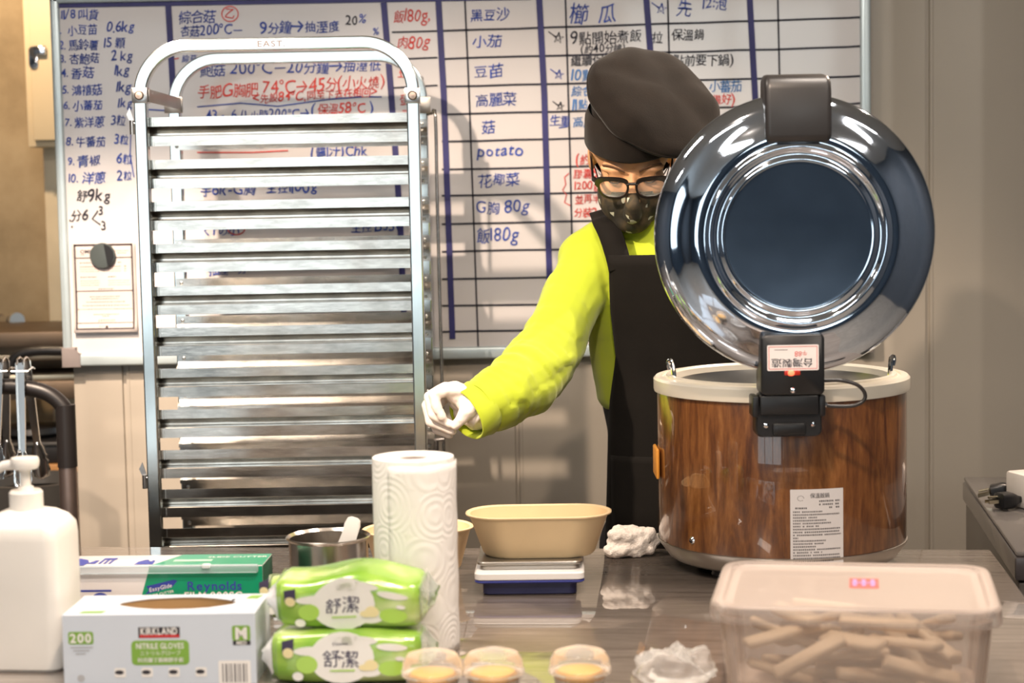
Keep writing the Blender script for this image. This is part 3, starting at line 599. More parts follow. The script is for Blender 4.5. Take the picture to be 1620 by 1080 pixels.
# carton walls with the torn opening cut through the top
ell = [(  .012 + .078 * math.cos(2 * math.pi * k / N), gD * .56 + .036 * math.sin(2 * math.pi * k / N) * (abs(math.sin(2 * math.pi * k / N)) ** .3) + random.uniform(-.002, .002)) for k in range(N)]
rc = []
for k in range(N):
    a = 2 * math.pi * k / N; c_, s_ = math.cos(a), math.sin(a); q = min(GL / 2 / max(abs(c_), 1e-6), (gD / 2) / max(abs(s_), 1e-6)); rc.append((c_ * q, gD / 2 + s_ * q))
for (sx_, sy_) in ((1, 1), (-1, 1), (-1, -1), (1, -1)):
    best = min(range(N), key=lambda k: (rc[k][0] - sx_ * GL / 2) ** 2 + (rc[k][1] - gD / 2 - sy_ * gD / 2) ** 2); rc[best] = (sx_ * GL / 2, gD / 2 + sy_ * gD / 2)
b.add([(x, y, gH) for x, y in rc] + [(x, y, gH) for x, y in ell] + [(x, y, 0) for x, y in rc] + [(x, y, gH - .0012) for x, y in ell] + [(x, y, gH - .0025) for x, y in [(p[0] * .985, gD / 2 + (p[1] - gD / 2) * .97) for p in rc]] + [(p[0] * .985, gD / 2 + (p[1] - gD / 2) * .97, .004) for p in rc],
      [(i, (i + 1) % N, N + (i + 1) % N, N + i) for i in range(N)] + [(i, (i + 1) % N, 2 * N + (i + 1) % N, 2 * N + i) for i in range(N)] + [(N + i, N + (i + 1) % N, 3 * N + (i + 1) % N, 3 * N + i) for i in range(N)]
      + [(3 * N + i, 3 * N + (i + 1) % N, 4 * N + (i + 1) % N, 4 * N + i) for i in range(N)] + [(4 * N + i, 4 * N + (i + 1) % N, 5 * N + (i + 1) % N, 5 * N + i) for i in range(N)] + [tuple(range(5 * N, 6 * N))] + [tuple(range(3 * N - 1, 2 * N - 1, -1))], sm=False)
b.build('carton', GB, t)
b = MB(); 
b.loft([[(.012 + (p[0] - .012) * k * 1.015, gD * .56 + (p[1] - gD * .56) * k * 1.05, z) for p in ell] for k, z in ((1.0, gH - .0014), (.98, gH - .02), (.7, gH - .03), (.1, gH - .034))], cap0=False); b.build('inner_lining', BROWN, t)
gm = (gx0 + gx1) / 2
X = lambda px: P(px, 1010, gY).x - gm
Z = lambda py: P(250, py, gY).z - TZ
g, wht, oth = MB(), MB(), MB()
def rr(mb, x0, y0, x1, y1, r, mi=0, z=.0004): mb.poly([(a + (x0 + x1) / 2, c_ + (y0 + y1) / 2) for a, c_ in rrect(x1 - x0, y1 - y0, r, 4)], FRONT, mi, z)
rr(g, X(107), Z(1018), X(147), Z(998), .003); rr(g, X(207), Z(1052), X(299), Z(1013), .006); rr(g, X(368), Z(1015), X(397), Z(991), .003)
g.poly([(X(120), .010), (X(158), .010), (X(164), .022), (X(126), .022)], TR(0, 0, gH), 0, .0004); g.poly([(X(372), .085), (X(392), .085), (X(398), .105), (X(378), .105)], TR(0, 0, gH), 0, .0004)
g.build('green_print', GLIME, t)
oth.rect(X(219), Z(1009), X(285), Z(992), FRONT, 0, .0004); oth.rect(X(221), Z(1008.5), X(284), Z(1004), FRONT, 1, .0006); rr(oth, X(369), Z(1022), X(397), Z(1014.5), .001)
for k in range(9): oth.rect(X(351 + k * 4.6 + (k * 7 % 3) * .5), Z(1080), X(352.6 + k * 4.6 + (k * 5 % 3) * .6), Z(1051), FRONT, 0, .0010)
for cx in (188, 231, 274, 317):
    oth.poly([(X(cx) + .006 * math.cos(rad(a)) - .001, Z(1063) + .003 * math.sin(rad(a * 1.0))) for a in range(0, 360, 40)], FRONT, 0, .0008)
oth.poly([(X(350), .075), (X(356), .075), (X(358), .083), (X(352), .083)], TR(0, 0, gH), 0, .0004)
oth.build('dark_print', [BLK, RED], t)
rr(wht, X(345), Z(1085), X(396), Z(1046), .002, 0, .0006)
for cx in (188, 231, 274, 317): rr(wht, X(cx - 9), Z(1071), X(cx + 9), Z(1056), .002, 0, .0006)
wht.text('200', FRONT @ TR(X(109), Z(1015), 0), .0165, 0, 'l', .03, z=.0008, xs=1.0); wht.text('KIRKLAND', FRONT @ TR(X(252), Z(1003.5), 0), .0125, 0, 'c', .03, z=.0008, xs=.70)
wht.text('NITRILE GLOVES', FRONT @ TR(X(253), Z(1026), 0), .0105, 0, 'c', .02, z=.0008, xs=.74); wht.text('ニトリルグローブ', FRONT @ TR(X(253), Z(1036), 0), .0068, 0, 'c', .0, z=.0008); wht.text('科克蘭丁腈橡膠手套', FRONT @ TR(X(253), Z(1047), 0), .0068, 0, 'c', .02, z=.0008)
wht.text('M', FRONT @ TR(X(383), Z(1012), 0), .021, 0, 'c', .04, z=.0008); wht.text('MED', FRONT @ TR(X(383), Z(1021), 0), .0065, 0, 'c', .03, z=.0008)
wht.build('white_print', mat('white carton print', (0.85, 0.83, 0.8), 0.4), t)
b = MB(); random.seed(5)
for k in range(3): b.rect(X(110 + k * 4), Z(1024 + k * 5), X(146 - k * 6), Z(1022 + k * 5), FRONT, 0, .0005)
b.poly([(X(125) + .005 * math.cos(rad(a)), Z(1072) + .005 * math.sin(rad(a))) for a in range(0, 360, 30)], FRONT, 0, .0005); b.build('grey_print', mat('grey carton print', (0.45, 0.46, 0.48), 0.5), t)
# ================================================================== paper towel roll
pc = onc(660, 1030); pc.y += 0.0
R = 0.0555
t = thing('paper_towel_roll', 'tall white paper towel roll with embossed rings standing in front of the rack', 'paper towel', (pc.x, pc.y + .01, TZ + .0004))
HT = P(660, 722, pc.y + .01).z - TZ
m, nt, bb = nodes('embossed tissue'); bb.inputs['Base Color'].default_value = (0.87, 0.84, 0.80, 1); bb.inputs['Roughness'].default_value = 0.9
tc = nt.nodes.new('ShaderNodeTexCoord'); mp = nt.nodes.new('ShaderNodeMapping'); mp.inputs['Scale'].default_value = (20, 20, 16); nt.links.new(tc.outputs['Object'], mp.inputs[0])
v = nt.nodes.new('ShaderNodeTexVoronoi'); v.inputs['Scale'].default_value = 1.0; v.inputs['Randomness'].default_value = 0.55; nt.links.new(mp.outputs[0], v.inputs['Vector'])
ml = nt.nodes.new('ShaderNodeMath'); ml.operation = 'MULTIPLY'; ml.inputs[1].default_value = 50; nt.links.new(v.outputs['Distance'], ml.inputs[0])
sn = nt.nodes.new('ShaderNodeMath'); sn.operation = 'SINE'; nt.links.new(ml.outputs[0], sn.inputs[0]); bump(nt, bb, sn.outputs[0], 0.2, 0.0012); TISSUE = m
b = MB(); b.lathe([(.019, 0), (R, 0), (R + .0008, .004), (R + .0008, HT - .004), (R, HT), (.020, HT - .001), (.019, HT - .004)], 96, closed=True); b.build('roll', TISSUE, t, ang=50)
b = MB(); b.lathe([(.0175, .001), (.0192, .001), (.0192, HT - .003), (.0175, HT - .003)], 40, closed=True); b.build('core', mat('grey card core', (0.45, 0.38, 0.34), 0.8), t, ang=50)
b = MB(); rows = []
for j in range(25):
    z = .002 + (HT - .008) * j / 24; row = []
    for k in range(18):
        a = rad(-125 + 140 * k / 17); r_ = R + .0016 + .0022 * max(0, (k - 8) / 9) ** 2 * (1 + .3 * math.sin(j * .9)); row.append((r_ * math.cos(a), r_ * math.sin(a), z + .0006 * math.sin(j + k)))
    rows.append(row)
b.loft(rows, close=False, cap0=False, cap1=False); o = b.build('loose_sheet', TISSUE, t, ang=60); s_ = o.modifiers.new('t', 'SOLIDIFY'); s_.thickness = .0006
# ================================================================== steel pot with a paddle in it
q = onc(522, 948); pot = thing('steel_pot', 'small round stainless steel pot with rolled rim behind the tissue packs', 'pot', (q.x, q.y, TZ + .0004))
pr_ = 133 / 2 * (q.y - .02) / FPX; ph = P(522, 850, q.y).z - TZ
POTM = steel('pot steel', (0.62, 0.58, 0.53), 0.22, (8, 8, 0.4), 0.1, 0.02, 0.06)
b = MB(); b.lathe([(0, .003), (pr_ * .9, .0), (pr_ * .955, .004), (pr_ * .96, ph - .003), (pr_ * 1.02, ph), (pr_ * 1.03, ph + .002), (pr_ * 1.0, ph + .0035), (pr_ * .94, ph - .001), (pr_ * .935, .006), (0, .006)], 64); b.build('body', POTM, pot)
t = thing('rice_paddle', 'white plastic paddle leaning in the small steel pot', 'paddle', (q.x, q.y, TZ))
tip = P(561, 818, q.y - .005); base = Vector((q.x + .005, q.y - .02, TZ + .012)); dd = (base - tip)
tip = tip - Vector((q.x, q.y, TZ)); base = base - Vector((q.x, q.y, TZ))
ax = (tip - base).normalized(); sx_ = Vector((1, 0, 0)); sx_ = (sx_ - ax * sx_.dot(ax)).normalized(); M = basis(sx_, ax, sx_.cross(ax), base); Lp = (tip - base).length
b = MB(); prof = [(.012, 0), (.019, .012), (.0215, .035), (.019, .055), (.0135, .072), (.012, Lp - .03), (.0125, Lp - .012), (.010, Lp - .003), (.005, Lp)]
b.prism([(x, y) for x, y in prof] + [(-x, y) for x, y in prof[::-1]], .0035, M, bev=.001); b.build('blade_and_grip', WHITEP, t)
# ================================================================== fibre tubs
def tub(name, label, loc, rz, lw, ld, hgt, group=None):
    t = thing(name, label, 'food tub', loc, rz, group)
    def ring(kx, r, z): return [(x, y, z) for x, y in rrect(lw * kx, ld * kx, min(r, ld * kx * .499), 10)]
    b = MB(); r = ld * .46
    b.loft([ring(.70, r, .004), ring(.74, r, 0), ring(.775, r, .004), ring(.955, r, hgt - .004), ring(.965, r, hgt - .003), ring(1.0, r, hgt - .002), ring(1.005, r, hgt), ring(.985, r, hgt + .0012), ring(.945, r, hgt - .001), ring(.935, r, hgt - .006), ring(.76, r, .006), ring(.70, r, .005)])
    b.build('tub', TAN, t); return t
# scale first: body on the counter, platform plate, tub on the plate
sq_ = onc(838, 943); SYs = sq_.y; sw = (925 - 748) * SYs / FPX; sd = .19
t = thing('kitchen_scale', 'flat kitchen scale with steel plate, white tray and navy base under the tub', 'scale', (sq_.x, SYs + .004, TZ + .0004), -0.03)
b = MB()
def srr(mb, w_, d_, r, z0, z1, cy=0, bev=.002): 
    mb.loft([[(x * k, y * k + cy, z) for x, y in rrect(w_, d_, r, 5)] for k, z in ((1 - bev / w_ * 2, z0), (1, z0 + bev), (1, z1 - bev), (1 - bev / w_ * 2, z1))])
srr(b, sw * .86, sd * .9, .012, 0.0, .022, sd / 2 - .002); b.build('base', mat('navy plastic', (0.02, 0.022, 0.075), 0.3), t)
b = MB(); srr(b, sw, sd, .012, .020, .025, sd / 2 - .004); b.build('base_rim', mat('blue plastic trim', (0.03, 0.04, 0.22), 0.35), t)
b = MB(); srr(b, sw, sd, .012, .0245, .037, sd / 2 - .004); b.build('tray', mat('white scale plastic', (0.74, 0.72, 0.70), 0.3, var=.02), t)
b = MB(); srr(b, sw * .9, sd * .84, .01, .0365, .045, sd / 2 + .004); srr(b, sw * .965, sd * .88, .012, .0445, .050, sd / 2 + .006, .0015); b.build('platform', steel('scale plate steel', (0.55, 0.52, 0.48), 0.3, (0.5, 8, 8), .08, .03, .08), t)
ty = SYs + .09; tw_ = (970 - 738) * (ty - .0) / FPX; tc_ = P(853, 870, ty)
tub('food_tub', 'tan oblong fibre tub standing on the kitchen scale', (tc_.x, ty, TZ + .0512), -0.02, tw_, .125, P(853, 812, ty - .02).z - TZ - .0512)
ty = 3.03; tx = P(662, 860, ty).x
tub('food_tub', 'tan fibre tub partly hidden behind the paper towel roll', (tx, ty, TZ + .0004), 0.35, (750 - 572) * ty / FPX * 1.0, .125, .07)
# ================================================================== folded towel beside the cooker
q = onc(1024, 890)
t = thing('terry_towel', 'crumpled white terry towel on the counter beside the rice cooker', 'towel', (q.x - .022, q.y + .045, TZ + .0004))
b = MB(); capsule(b, (-.035, 0, .013), (.025, .01, .013), .013, .013); capsule(b, (-.03, .03, .013), (.03, .03, .014), .013, .013); capsule(b, (-.028, .004, .036), (.025, .012, .034), .014, .015); capsule(b, (-.02, .022, .040), (.02, .028, .036), .014, .013); capsule(b, (-.03, .012, .026), (.04, .02, .026), .010, .012); capsule(b, (.01, .01, .018), (.02, .02, .018), .018, .016)
b = blob(b, .003, 4)
for v in b.bm.verts:
    n_ = noise.noise(v.co * 55) * .005 + noise.noise(v.co * 160) * .0022; v.co += v.normal * n_
    v.co.z = max(v.co.z, 0)
b.build('cloth', mat('white terry cloth', (0.78, 0.72, 0.66), 0.95, bs=.7, bscale=420, bdist=.003, sheen=.3), t)
# ================================================================== tissue packs
def pack_mat(name):
    m, nt, bb = nodes(name); tc = nt.nodes.new('ShaderNodeTexCoord'); sp = nt.nodes.new('ShaderNodeSeparateXYZ'); nt.links.new(tc.outputs['Object'], sp.inputs[0])
    nz = tex(nt, (9, 9, 14), 1.4, 2); g = ramp(nt, nz, [(0.35, (0.20, 0.40, 0.04)), (0.52, (0.34, 0.54, 0.09)), (0.68, (0.62, 0.74, 0.34))])
    nt.links.new(g, bb.inputs['Base Color']); bb.inputs['Roughness'].default_value = 0.22; bb.inputs['Coat Weight'].default_value = 0.6
    bump(nt, bb, tex(nt, (1, 1, 2), 28, 4), 0.5, 0.004); return m
PACKG = pack_mat('green film wrap'); PACKW = mat('white film wrap', (0.86, 0.85, 0.80), 0.25, coat=.5, var=.02, bs=.4, bscale=30, bdist=.003)
INK2 = mat('dark pack print', (0.06, 0.05, 0.10), 0.4); ORG = mat('pale yellow pack print', (0.85, 0.75, 0.42), 0.4); LIMEP = mat('bright lime pack print', (0.42, 0.68, 0.10), 0.35, coat=.4)
CLR = clear_mat('clear wrap film', (0.95, 0.95, 0.95), 0.80, 0.08, .6, 60)
def pack(label, loc, rz, tilt, sc=1.0, sag=0.0, full=True):
    t = thing('tissue_pack', label, 'tissue pack', loc, rz, 'tissue packs in a bundle')
    w_, d_, h_ = .190 * sc, .095, .068
    def sh(x, y, z):
        k = 1 - .10 * abs(x / (w_ / 2)) ** 4; zz = z * k + h_ / 2 * (1 - k) + .006 * math.sin(x * 40 + 1) * (z / h_) * sag
        return Vector((x, y * (1 - .12 * abs(x / (w_ / 2)) ** 5), zz))
    b = MB(); rings = []
    for i in range(25):
        x = -w_ / 2 + w_ * i / 24; e = abs(2 * i / 24 - 1); kk = 1 - max(0, e - .93) * 2.2
        rings.append([sh(x, c1 * kk, h_ / 2 + c2 * kk) for c1, c2 in rrect(d_, h_, .02, 4)])
    M = RX(tilt); b.loft(rings, 0, M); b.build('wrapper', PACKG, t)
    def onf(p): # front face position: local x,y on the face -> surface
        return sh(p[0], -d_ / 2 - .0008 - p[2], p[1])
    wf = lambda p: tuple(onf(p))
    def face(mb, pts, mi=0, z=0.0):
        # subdivide a fan so the print follows the wrapper
        c_ = (sum(p[0] for p in pts) / len(pts), sum(p[1] for p in pts) / len(pts)); vs = [onf((c_[0], c_[1], z))]; n_ = len(pts)
        for k in (.5, 1): vs += [onf((c_[0] + (p[0] - c_[0]) * k, c_[1] + (p[1] - c_[1]) * k, z)) for p in pts]
        mb.add(vs, [(0, 1 + i, 1 + (i + 1) % n_) for i in range(n_)] + [(1 + i, 1 + n_ + i, 1 + n_ + (i + 1) % n_, 1 + (i + 1) % n_) for i in range(n_)], mi, M, sm=False)
    el = lambda cx, cy, rx, ry, n_=24: [(cx + rx * math.cos(2 * math.pi * k / n_), cy + ry * math.sin(2 * math.pi * k / n_)) for k in range(n_)]
    o = MB(); face(o, el(-.005, .036, .042, .033)); face(o, el(-.062, .012, .007, .006)); face(o, el(.03, .02, .018, .009)); face(o, el(-.045, .046, .022, .006)); face(o, el(.06, .05, .02, .005)); face(o, el(.07, .035, .006, .003)); face(o, el(.012, .057, .030, .006)); o.build('white_print', PACKW, t)
    o = MB(); o.text('舒潔', M @ TR(0, 0, 0), .0225, 0, 'c', .0, .8, z=.0006, xs=1.05, warp=lambda p: wf((p[0] - .006, p[1] + .026, p[2])))
    face(o, [(-.082, .060), (-.066, .064), (-.067, .046), (-.082, .043)], 0, .0008)
    if full: o.text('Kleenex', M, .0058, 0, 'c', .0, 0, z=.0006, xs=1.0, warp=lambda p: wf((p[0] - .006, p[1] + .052, p[2])))
    o.build('dark_print', INK2, t)
    o = MB(); face(o, el(.033, .026, .009, .007), 0, .0008); face(o, el(.025, .023, .008, .004), 0, .001); face(o, el(-.074, .044, .007, .007), 0, .0012); o.build('yellow_print', ORG, t)
    o = MB(); face(o, [(-.02, .0185), (.012, .0185), (.012, .0205), (-.02, .0205)], 0, .0009); face(o, el(.06, .022, .018, .010), 0, .0006); face(o, el(-.05, .028, .014, .012), 0, .0004); o.build('lime_print', LIMEP, t)
    # gathered clear ends of the wrap
    o = MB()
    for s in (-1, 1):
        rg = []
        for i, (e, kk) in enumerate(((.985, .82), (1.03, .75), (1.09, .62), (1.16, .5))):
            rg.append([Vector((s * w_ / 2 * e + random.uniform(-.002, .002), c1 * kk, h_ / 2 + c2 * kk * (1 - .2 * i))) for c1, c2 in rrect(d_, h_, .02, 4)])
        o.loft(rg, 0, M, cap0=False, cap1=False)
    o.build('clear_end', CLR, t, fix=False); return t
q = onc(550, 1082)
pack('green and white tissue pack lying lowest and nearest in the bundle', (P(548, 1020, 2.30).x, 2.355, TZ + .0006), -0.05, 0, 1.02, .3)
pack('green and white tissue pack lying on top of the bundle', (P(560, 960, 2.37).x, 2.375, TZ + .0715), -0.10, rad(7), 1.0, 1.0, False)
pack('green tissue pack mostly hidden at the back of the bundle beside the pot', (P(507, 940, 2.5).x, 2.515, TZ + .040), -0.10, rad(-10), .72, 1.0)
# ================================================================== clear dessert cups along the front
GLS = clear_mat('clear cup plastic', (0.96, 0.94, 0.9), 0.86, 0.04); PUD = mat('golden pudding', (0.80, 0.45, 0.10), 0.3, coat=.6, sss=.2)
proto = None
for (px, py, lab) in ((780, 1043, 'clear domed dessert cup in the middle of the three at the front edge'), (917, 1040, 'clear domed dessert cup nearest the white lidded container'), (684, 1049, 'clear domed dessert cup in front of the paper towel roll')):
    y = 2.24; top = P(px, py, y); hgt = .062; z0 = TZ + .0004
    y = 2.24
    if proto is None:
        t = thing('dessert_cup', lab, 'dessert cup', (top.x, y, z0), 0, 'clear dessert cups')
        b = MB(); b.lathe([(0, .001), (.026, 0), (.028, .002), (.034, .030), (.0385, .031), (.0385, .0325), (.0325, .0325), (.0268, .003), (0, .003)], 40); b.build('cup', GLS, t)
        b = MB(); b.lathe([(.0388, .0327), (.0390, .036), (.0375, .038), (.0365, .048), (.031, .056), (.018, .060), (0, .061)], 40); b.build('dome_lid', GLS, t, fix=False)
        b = MB(); b.lathe([(0, .0035), (.0262, .0035), (.0318, .028), (.027, .034), (.014, .037), (0, .036)], 36); b.build('pudding', PUD, t); proto = t
    else:
        t = copy_tree(proto); t.location = (top.x, y, z0); t['label'] = lab
# crumpled clear bag at the front edge
q = P(1068, 1078, 2.26)
t = thing('clear_plastic_bag', 'crumpled clear plastic bag at the front edge left of the container', 'plastic bag', (q.x, 2.26, TZ + .0004))
b = MB(); b.sphere((0, 0, .026), (.05, .03, .025), seg=40, ring=24)
for v in b.bm.verts:
    v.co += v.normal * 0; n_ = v.co.normalized(); v.co += n_ * (noise.noise(v.co * 60) * .012 + abs(noise.noise(v.co * 140)) * .006); v.co.z = max(v.co.z, 0.0005)
b.build('bag', clear_mat('crinkled clear film', (0.9, 0.88, 0.85), 0.80, 0.05, .8, 90), t)
# ================================================================== lidded container of paper packets
LZ = .135
k0, k1, k2, k3 = T(1122, 887, TZ + LZ), T(1546, 890, TZ + LZ), T(1610, 972, TZ + LZ), T(1146, 955, TZ + LZ)
cc = (k0 + k1 + k2 + k3) / 4; cw = ((k1 - k0).length + (k2 - k3).length) / 2; cdp = ((k0 - k3).length + (k1 - k2).length) / 2; ca = math.atan2((k1 - k0 + k2 - k3).y, (k1 - k0 + k2 - k3).x)
print('container', cc, cw, cdp, ca)
t = thing('plastic_container', 'large translucent plastic container with white lid holding paper packets', 'container', (cc.x, cc.y, TZ + .0004), ca)
MILK = clear_mat('translucent container plastic', (0.82, 0.69, 0.59), 0.74, 0.3, .15, 40); LIDM = clear_mat('translucent lid plastic', (0.56, 0.48, 0.43), 0.66, 0.32, .1, 40)
bw, bd, bh = cw - .022, cdp - .022, LZ - .018
def rg(k, z, r=.03, ww=None, dd_=None): return [(x, y, z) for x, y in rrect((ww or bw) + k, (dd_ or bd) + k, r, 6)]
b = MB(); b.loft([rg(-.03, .003), rg(-.026, .0), rg(-.02, .004), rg(0, bh), rg(-.004, bh), rg(-.024, .007), rg(-.032, .006)]); b.build('tub', MILK, t)
b = MB(); z = bh - .004
b.loft([rg(.012, z, .034), rg(.020, z, .036), rg(.022, z + .004, .036), rg(.020, z + .018, .036), rg(.014, z + .0215, .034), rg(-.004, z + .0215, .03), rg(-.012, z + .017, .028), rg(-.03, z + .0165, .026), rg(-.032, z + .0150, .026), rg(-.010, z + .0145, .028), rg(.006, z + .018, .03), rg(.010, z + .01, .033)], cap0=False, cap1=False)
o = rg(-.03, z + .0165, .026); b.add(o, [tuple(range(len(o)))]); 
lid = b.build('lid', LIDM, t)
b = MB(); b.rect(-.018, -.028, .018, .028, TR(.012, .028, z + .0170), 0); b.build('lid_emblem', mat('red lid emblem', (0.66, 0.12, 0.10), 0.5), lid)
b = MB()
for k in range(3): b.rect(-.014 + k * .011, -.018, -.009 + k * .011, .020, TR(.012, .028, z + .0174), 0)
b.rect(-.015, -.003, .015, .003, TR(.012, .028, z + .0176), 0); b.build('emblem_mark', mat('blue lid print', (0.35, 0.25, 0.5), 0.5), lid)
# packets dropped one by one into the container
PKT = mat('kraft paper packet', (0.70, 0.54, 0.38), 0.7, var=.06, bs=.2, bscale=200, bdist=.0006)
random.seed(21)
def obb(c_, R_, e): return (Vector(c_), [R_.col[i] for i in range(3)], e)
def hit(A, B):
    Tt = B[0] - A[0]
    axes = A[1] + B[1] + [a.cross(c_) for a in A[1] for c_ in B[1]]
    for ax in axes:
        if ax.length < 1e-6: continue
        ax = ax.normalized(); ra = sum(abs(ax.dot(A[1][i])) * A[2][i] for i in range(3)); rb = sum(abs(ax.dot(B[1][i])) * B[2][i] for i in range(3))
        if abs(Tt.dot(ax)) > ra + rb: return False
    return True
E = (.048, .0135, .0055); placed = []; first = None; tries = 0
iw, idp = bw / 2 - .020, bd / 2 - .020
CM = Matrix.Translation((cc.x, cc.y, TZ + .0004)) @ RZ(ca)
while len(placed) < 46 and tries < 900:
    tries += 1
    x, y = random.uniform(-iw, iw), random.uniform(-idp, idp); yaw = random.choice([random.uniform(-.6, .6), random.uniform(-1.2, 1.2)]); ti = random.uniform(-.55, .55) if len(placed) > 8 else random.uniform(-.1, .1); ro = random.uniform(-.5, .5)
    R_ = (Matrix.Rotation(yaw, 3, 'Z') @ Matrix.Rotation(ti, 3, 'Y') @ Matrix.Rotation(ro, 3, 'X'))
    ex = [sum(abs(R_[i][j]) * E[j] for j in range(3)) for i in range(3)]
    if abs(x) + ex[0] > iw or abs(y) + ex[1] > idp: continue
    z = .0085 + ex[2]; ok = False
    while z + ex[2] < bh - .012:
        A = obb((x, y, z), R_, E)
        if not any(hit(A, B_) for B_ in placed): ok = True; break
        z += .003
    if not ok: continue
    placed.append(A)
    if first is None:
        b = MB(); b.box((0, 0, 0), (2 * E[0], 2 * E[1], 2 * E[2]), bev=.0048, seg=3)
        o = b.build('paper_packet', PKT); first = o
    else: o = first.copy(); COL.objects.link(o)
    tag(o, 'slim rolled kraft paper packet lying in the translucent container', 'packet', 'paper packets in the container')
    o.matrix_world = CM @ TR(x, y, z) @ R_.to_4x4()
print('packets', len(placed))
# ================================================================== rice cooker
kx, kR = 0, 0.2055
kc = P(1236, 760, 3.035); KY = 3.035
ck = thing('rice_cooker', 'large round wood-grain rice cooker with its shiny steel lid standing open', 'rice cooker', (kc.x, KY, TZ + .0004))
zr = P(1235, 592, KY).z - TZ                             # rim height
VEN = wood('walnut vinyl', [(0.045, 0.013, 0.004), (0.115, 0.038, 0.010), (0.21, 0.080, 0.021), (0.31, 0.135, 0.042)], (6, 6, .9), 0.3, 1.0, sc=3.4, dist=2.2, coat_r=0.02)
b = MB(); z0 = .045
b.lathe([(kR - .001, z0), (kR, z0 + .002), (kR, zr - .022), (kR - .001, zr - .02)], 128); a = rad(-97.3)
b.box((kR * math.cos(a), kR * math.sin(a), (z0 + zr - .02) / 2), (.0015, .0012, zr - .03 - z0)); o = b.build('shell', VEN, ck)
b = MB(); b.lathe([(kR - .004, z0 + .001), (kR + .001, z0), (kR + .0005, z0 - .004), (kR - .016, .018), (kR - .022, .014), (kR - .05, .013), (0, .013)], 128); b.build('base_ring', steel('satin base steel', (0.55, 0.52, 0.48), 0.32, bs=0), ck)
for k in range(4):
    a = rad(45 + 90 * k); b = MB(); b.lathe([(0, 0), (.022, 0), (.024, .004), (.02, .015), (0, .016)], 20, TR(.15 * math.cos(a), .15 * math.sin(a), 0)); b.build('foot', BLACKP, ck)
b = MB(); b.lathe([(kR - .004, zr - .024), (kR + .0045, zr - .024), (kR + .0055, zr - .02), (kR + .0055, zr - .004), (kR + .002, zr), (kR - .008, zr + .001), (kR - .010, zr - .002), (kR - .014, zr - .002), (kR - .016, zr + .003), (kR - .024, zr + .0035), (kR - .028, zr), (kR - .030, zr - .012), (kR - .034, zr - .014), (kR - .034, zr - .03), (kR - .006, zr - .03)], 128, closed=True); b.build('rim', CREAMP, ck)
b = MB(); b.lathe([(kR - .034, zr - .010), (kR - .037, zr - .008), (kR - .040, zr - .02), (kR - .044, .07), (kR - .06, .05), (0, .046)], 96); b.build('inner_pot', steel('inner pot steel', (0.55, 0.54, 0.52), 0.3), ck)
for px in (1062, 1408):
    x = P(px, 565, KY).x - kc.x
    b = MB(); s = -1 if x < 0 else 1; y = -.01
    pts = [(x - s * .004, y - .006, zr - .012), (x - s * .002, y - .004, zr + .012), (x, y, zr + .024), (x + s * .004, y + .003, zr + .026), (x + s * .005, y + .004, zr + .02), (x + s * .003, y + .004, zr + .012)]
    b.tube(catmull(pts, 5), .0042, 10); b.build('pot_clip', CHROME, ck)
b = MB(); q = P(1097, 889, KY - .14); a = math.asin(max(-1, min(1, (q.x - kc.x) / kR))); M = TR(kR * math.sin(a), -kR * math.cos(a), z0 + .018) @ RZ(a) @ FRONT
b.lathe([(0, -.002), (.0055, -.002), (.006, .001), (.004, .003), (0, .0034)], 20, M); b.build('side_screw', CHROME, ck)
b = MB(); z = P(1036, 730, KY).z - TZ; M = TR(-kR, .0, z) @ RZ(rad(-90)) @ FRONT; b.box((0, 0, .003), (.07, .05, .006), M, 0, .003); b.build('orange_side_plate', mat('amber plate', (0.75, 0.32, 0.05), 0.35), ck)  # small orange plate on the left side of the shell
# instruction sticker wrapped round the shell
def onshell(x, y, z=0): a = x / kR; r = kR + .0004 + z; return (r * math.sin(a), -r * math.cos(a), y)
xa, xb = P(1250, 775, KY - kR).x - kc.x, P(1337, 775, KY - kR).x - kc.x; za, zb = P(1293, 885, KY - kR).z - TZ - .012, P(1293, 774, KY - kR).z - TZ
b = MB(); n = 10
b.add([onshell(xa + (xb - xa) * i / n, z) for z in (za, zb) for i in range(n + 1)], [(i, i + 1, n + 2 + i, n + 1 + i) for i in range(n)], 0)
stk = b.build('instruction_sticker', mat('silver sticker', (0.62, 0.60, 0.60), 0.4, var=.02), ck)
b = MB(); sw_, sh_ = xb - xa, zb - za; WP = lambda p: onshell(p[0], p[1], p[2])
b.text('保溫飯鍋', Matrix.Identity(4), .0085, 0, 'l', .03, z=.0003, xs=.95, warp=lambda p: WP((xa + sw_ * .36 + p[0], zb - .0135 + p[1], p[2])))
random.seed(11)
def srow(y, x0, x1, h=.0026):
    x = x0
    while x < x1 - .01:
        wd = random.uniform(.018, .03); u0, u1 = xa + sw_ * x, xa + sw_ * min(x + wd, x1)
        b.add([onshell(u0, y, .0003), onshell(u1, y, .0003), onshell(u1, y + h, .0003), onshell(u0, y + h, .0003)], [(0, 1, 2, 3)], 0, sm=False); x += wd + .012 + (0.03 if random.random() < .06 else 0)
y = zb - .0205; srow(y, .53, .8); srow(y, .84, .93); srow(y - .0052, .53, .8); srow(y - .0052, .84, .93); srow(y - .0104, .72, .79); srow(y - .0104, .85, .93); srow(y - .0104, .09, .3)
y -= .016
for x1 in (.6, .93, .5, .68, .75, .52, .95, .93, .95, .14, .66, .62, .46, .94, .58, .92, .95, .8, .7, .9): srow(y, .05, x1, .0022); y -= .0046
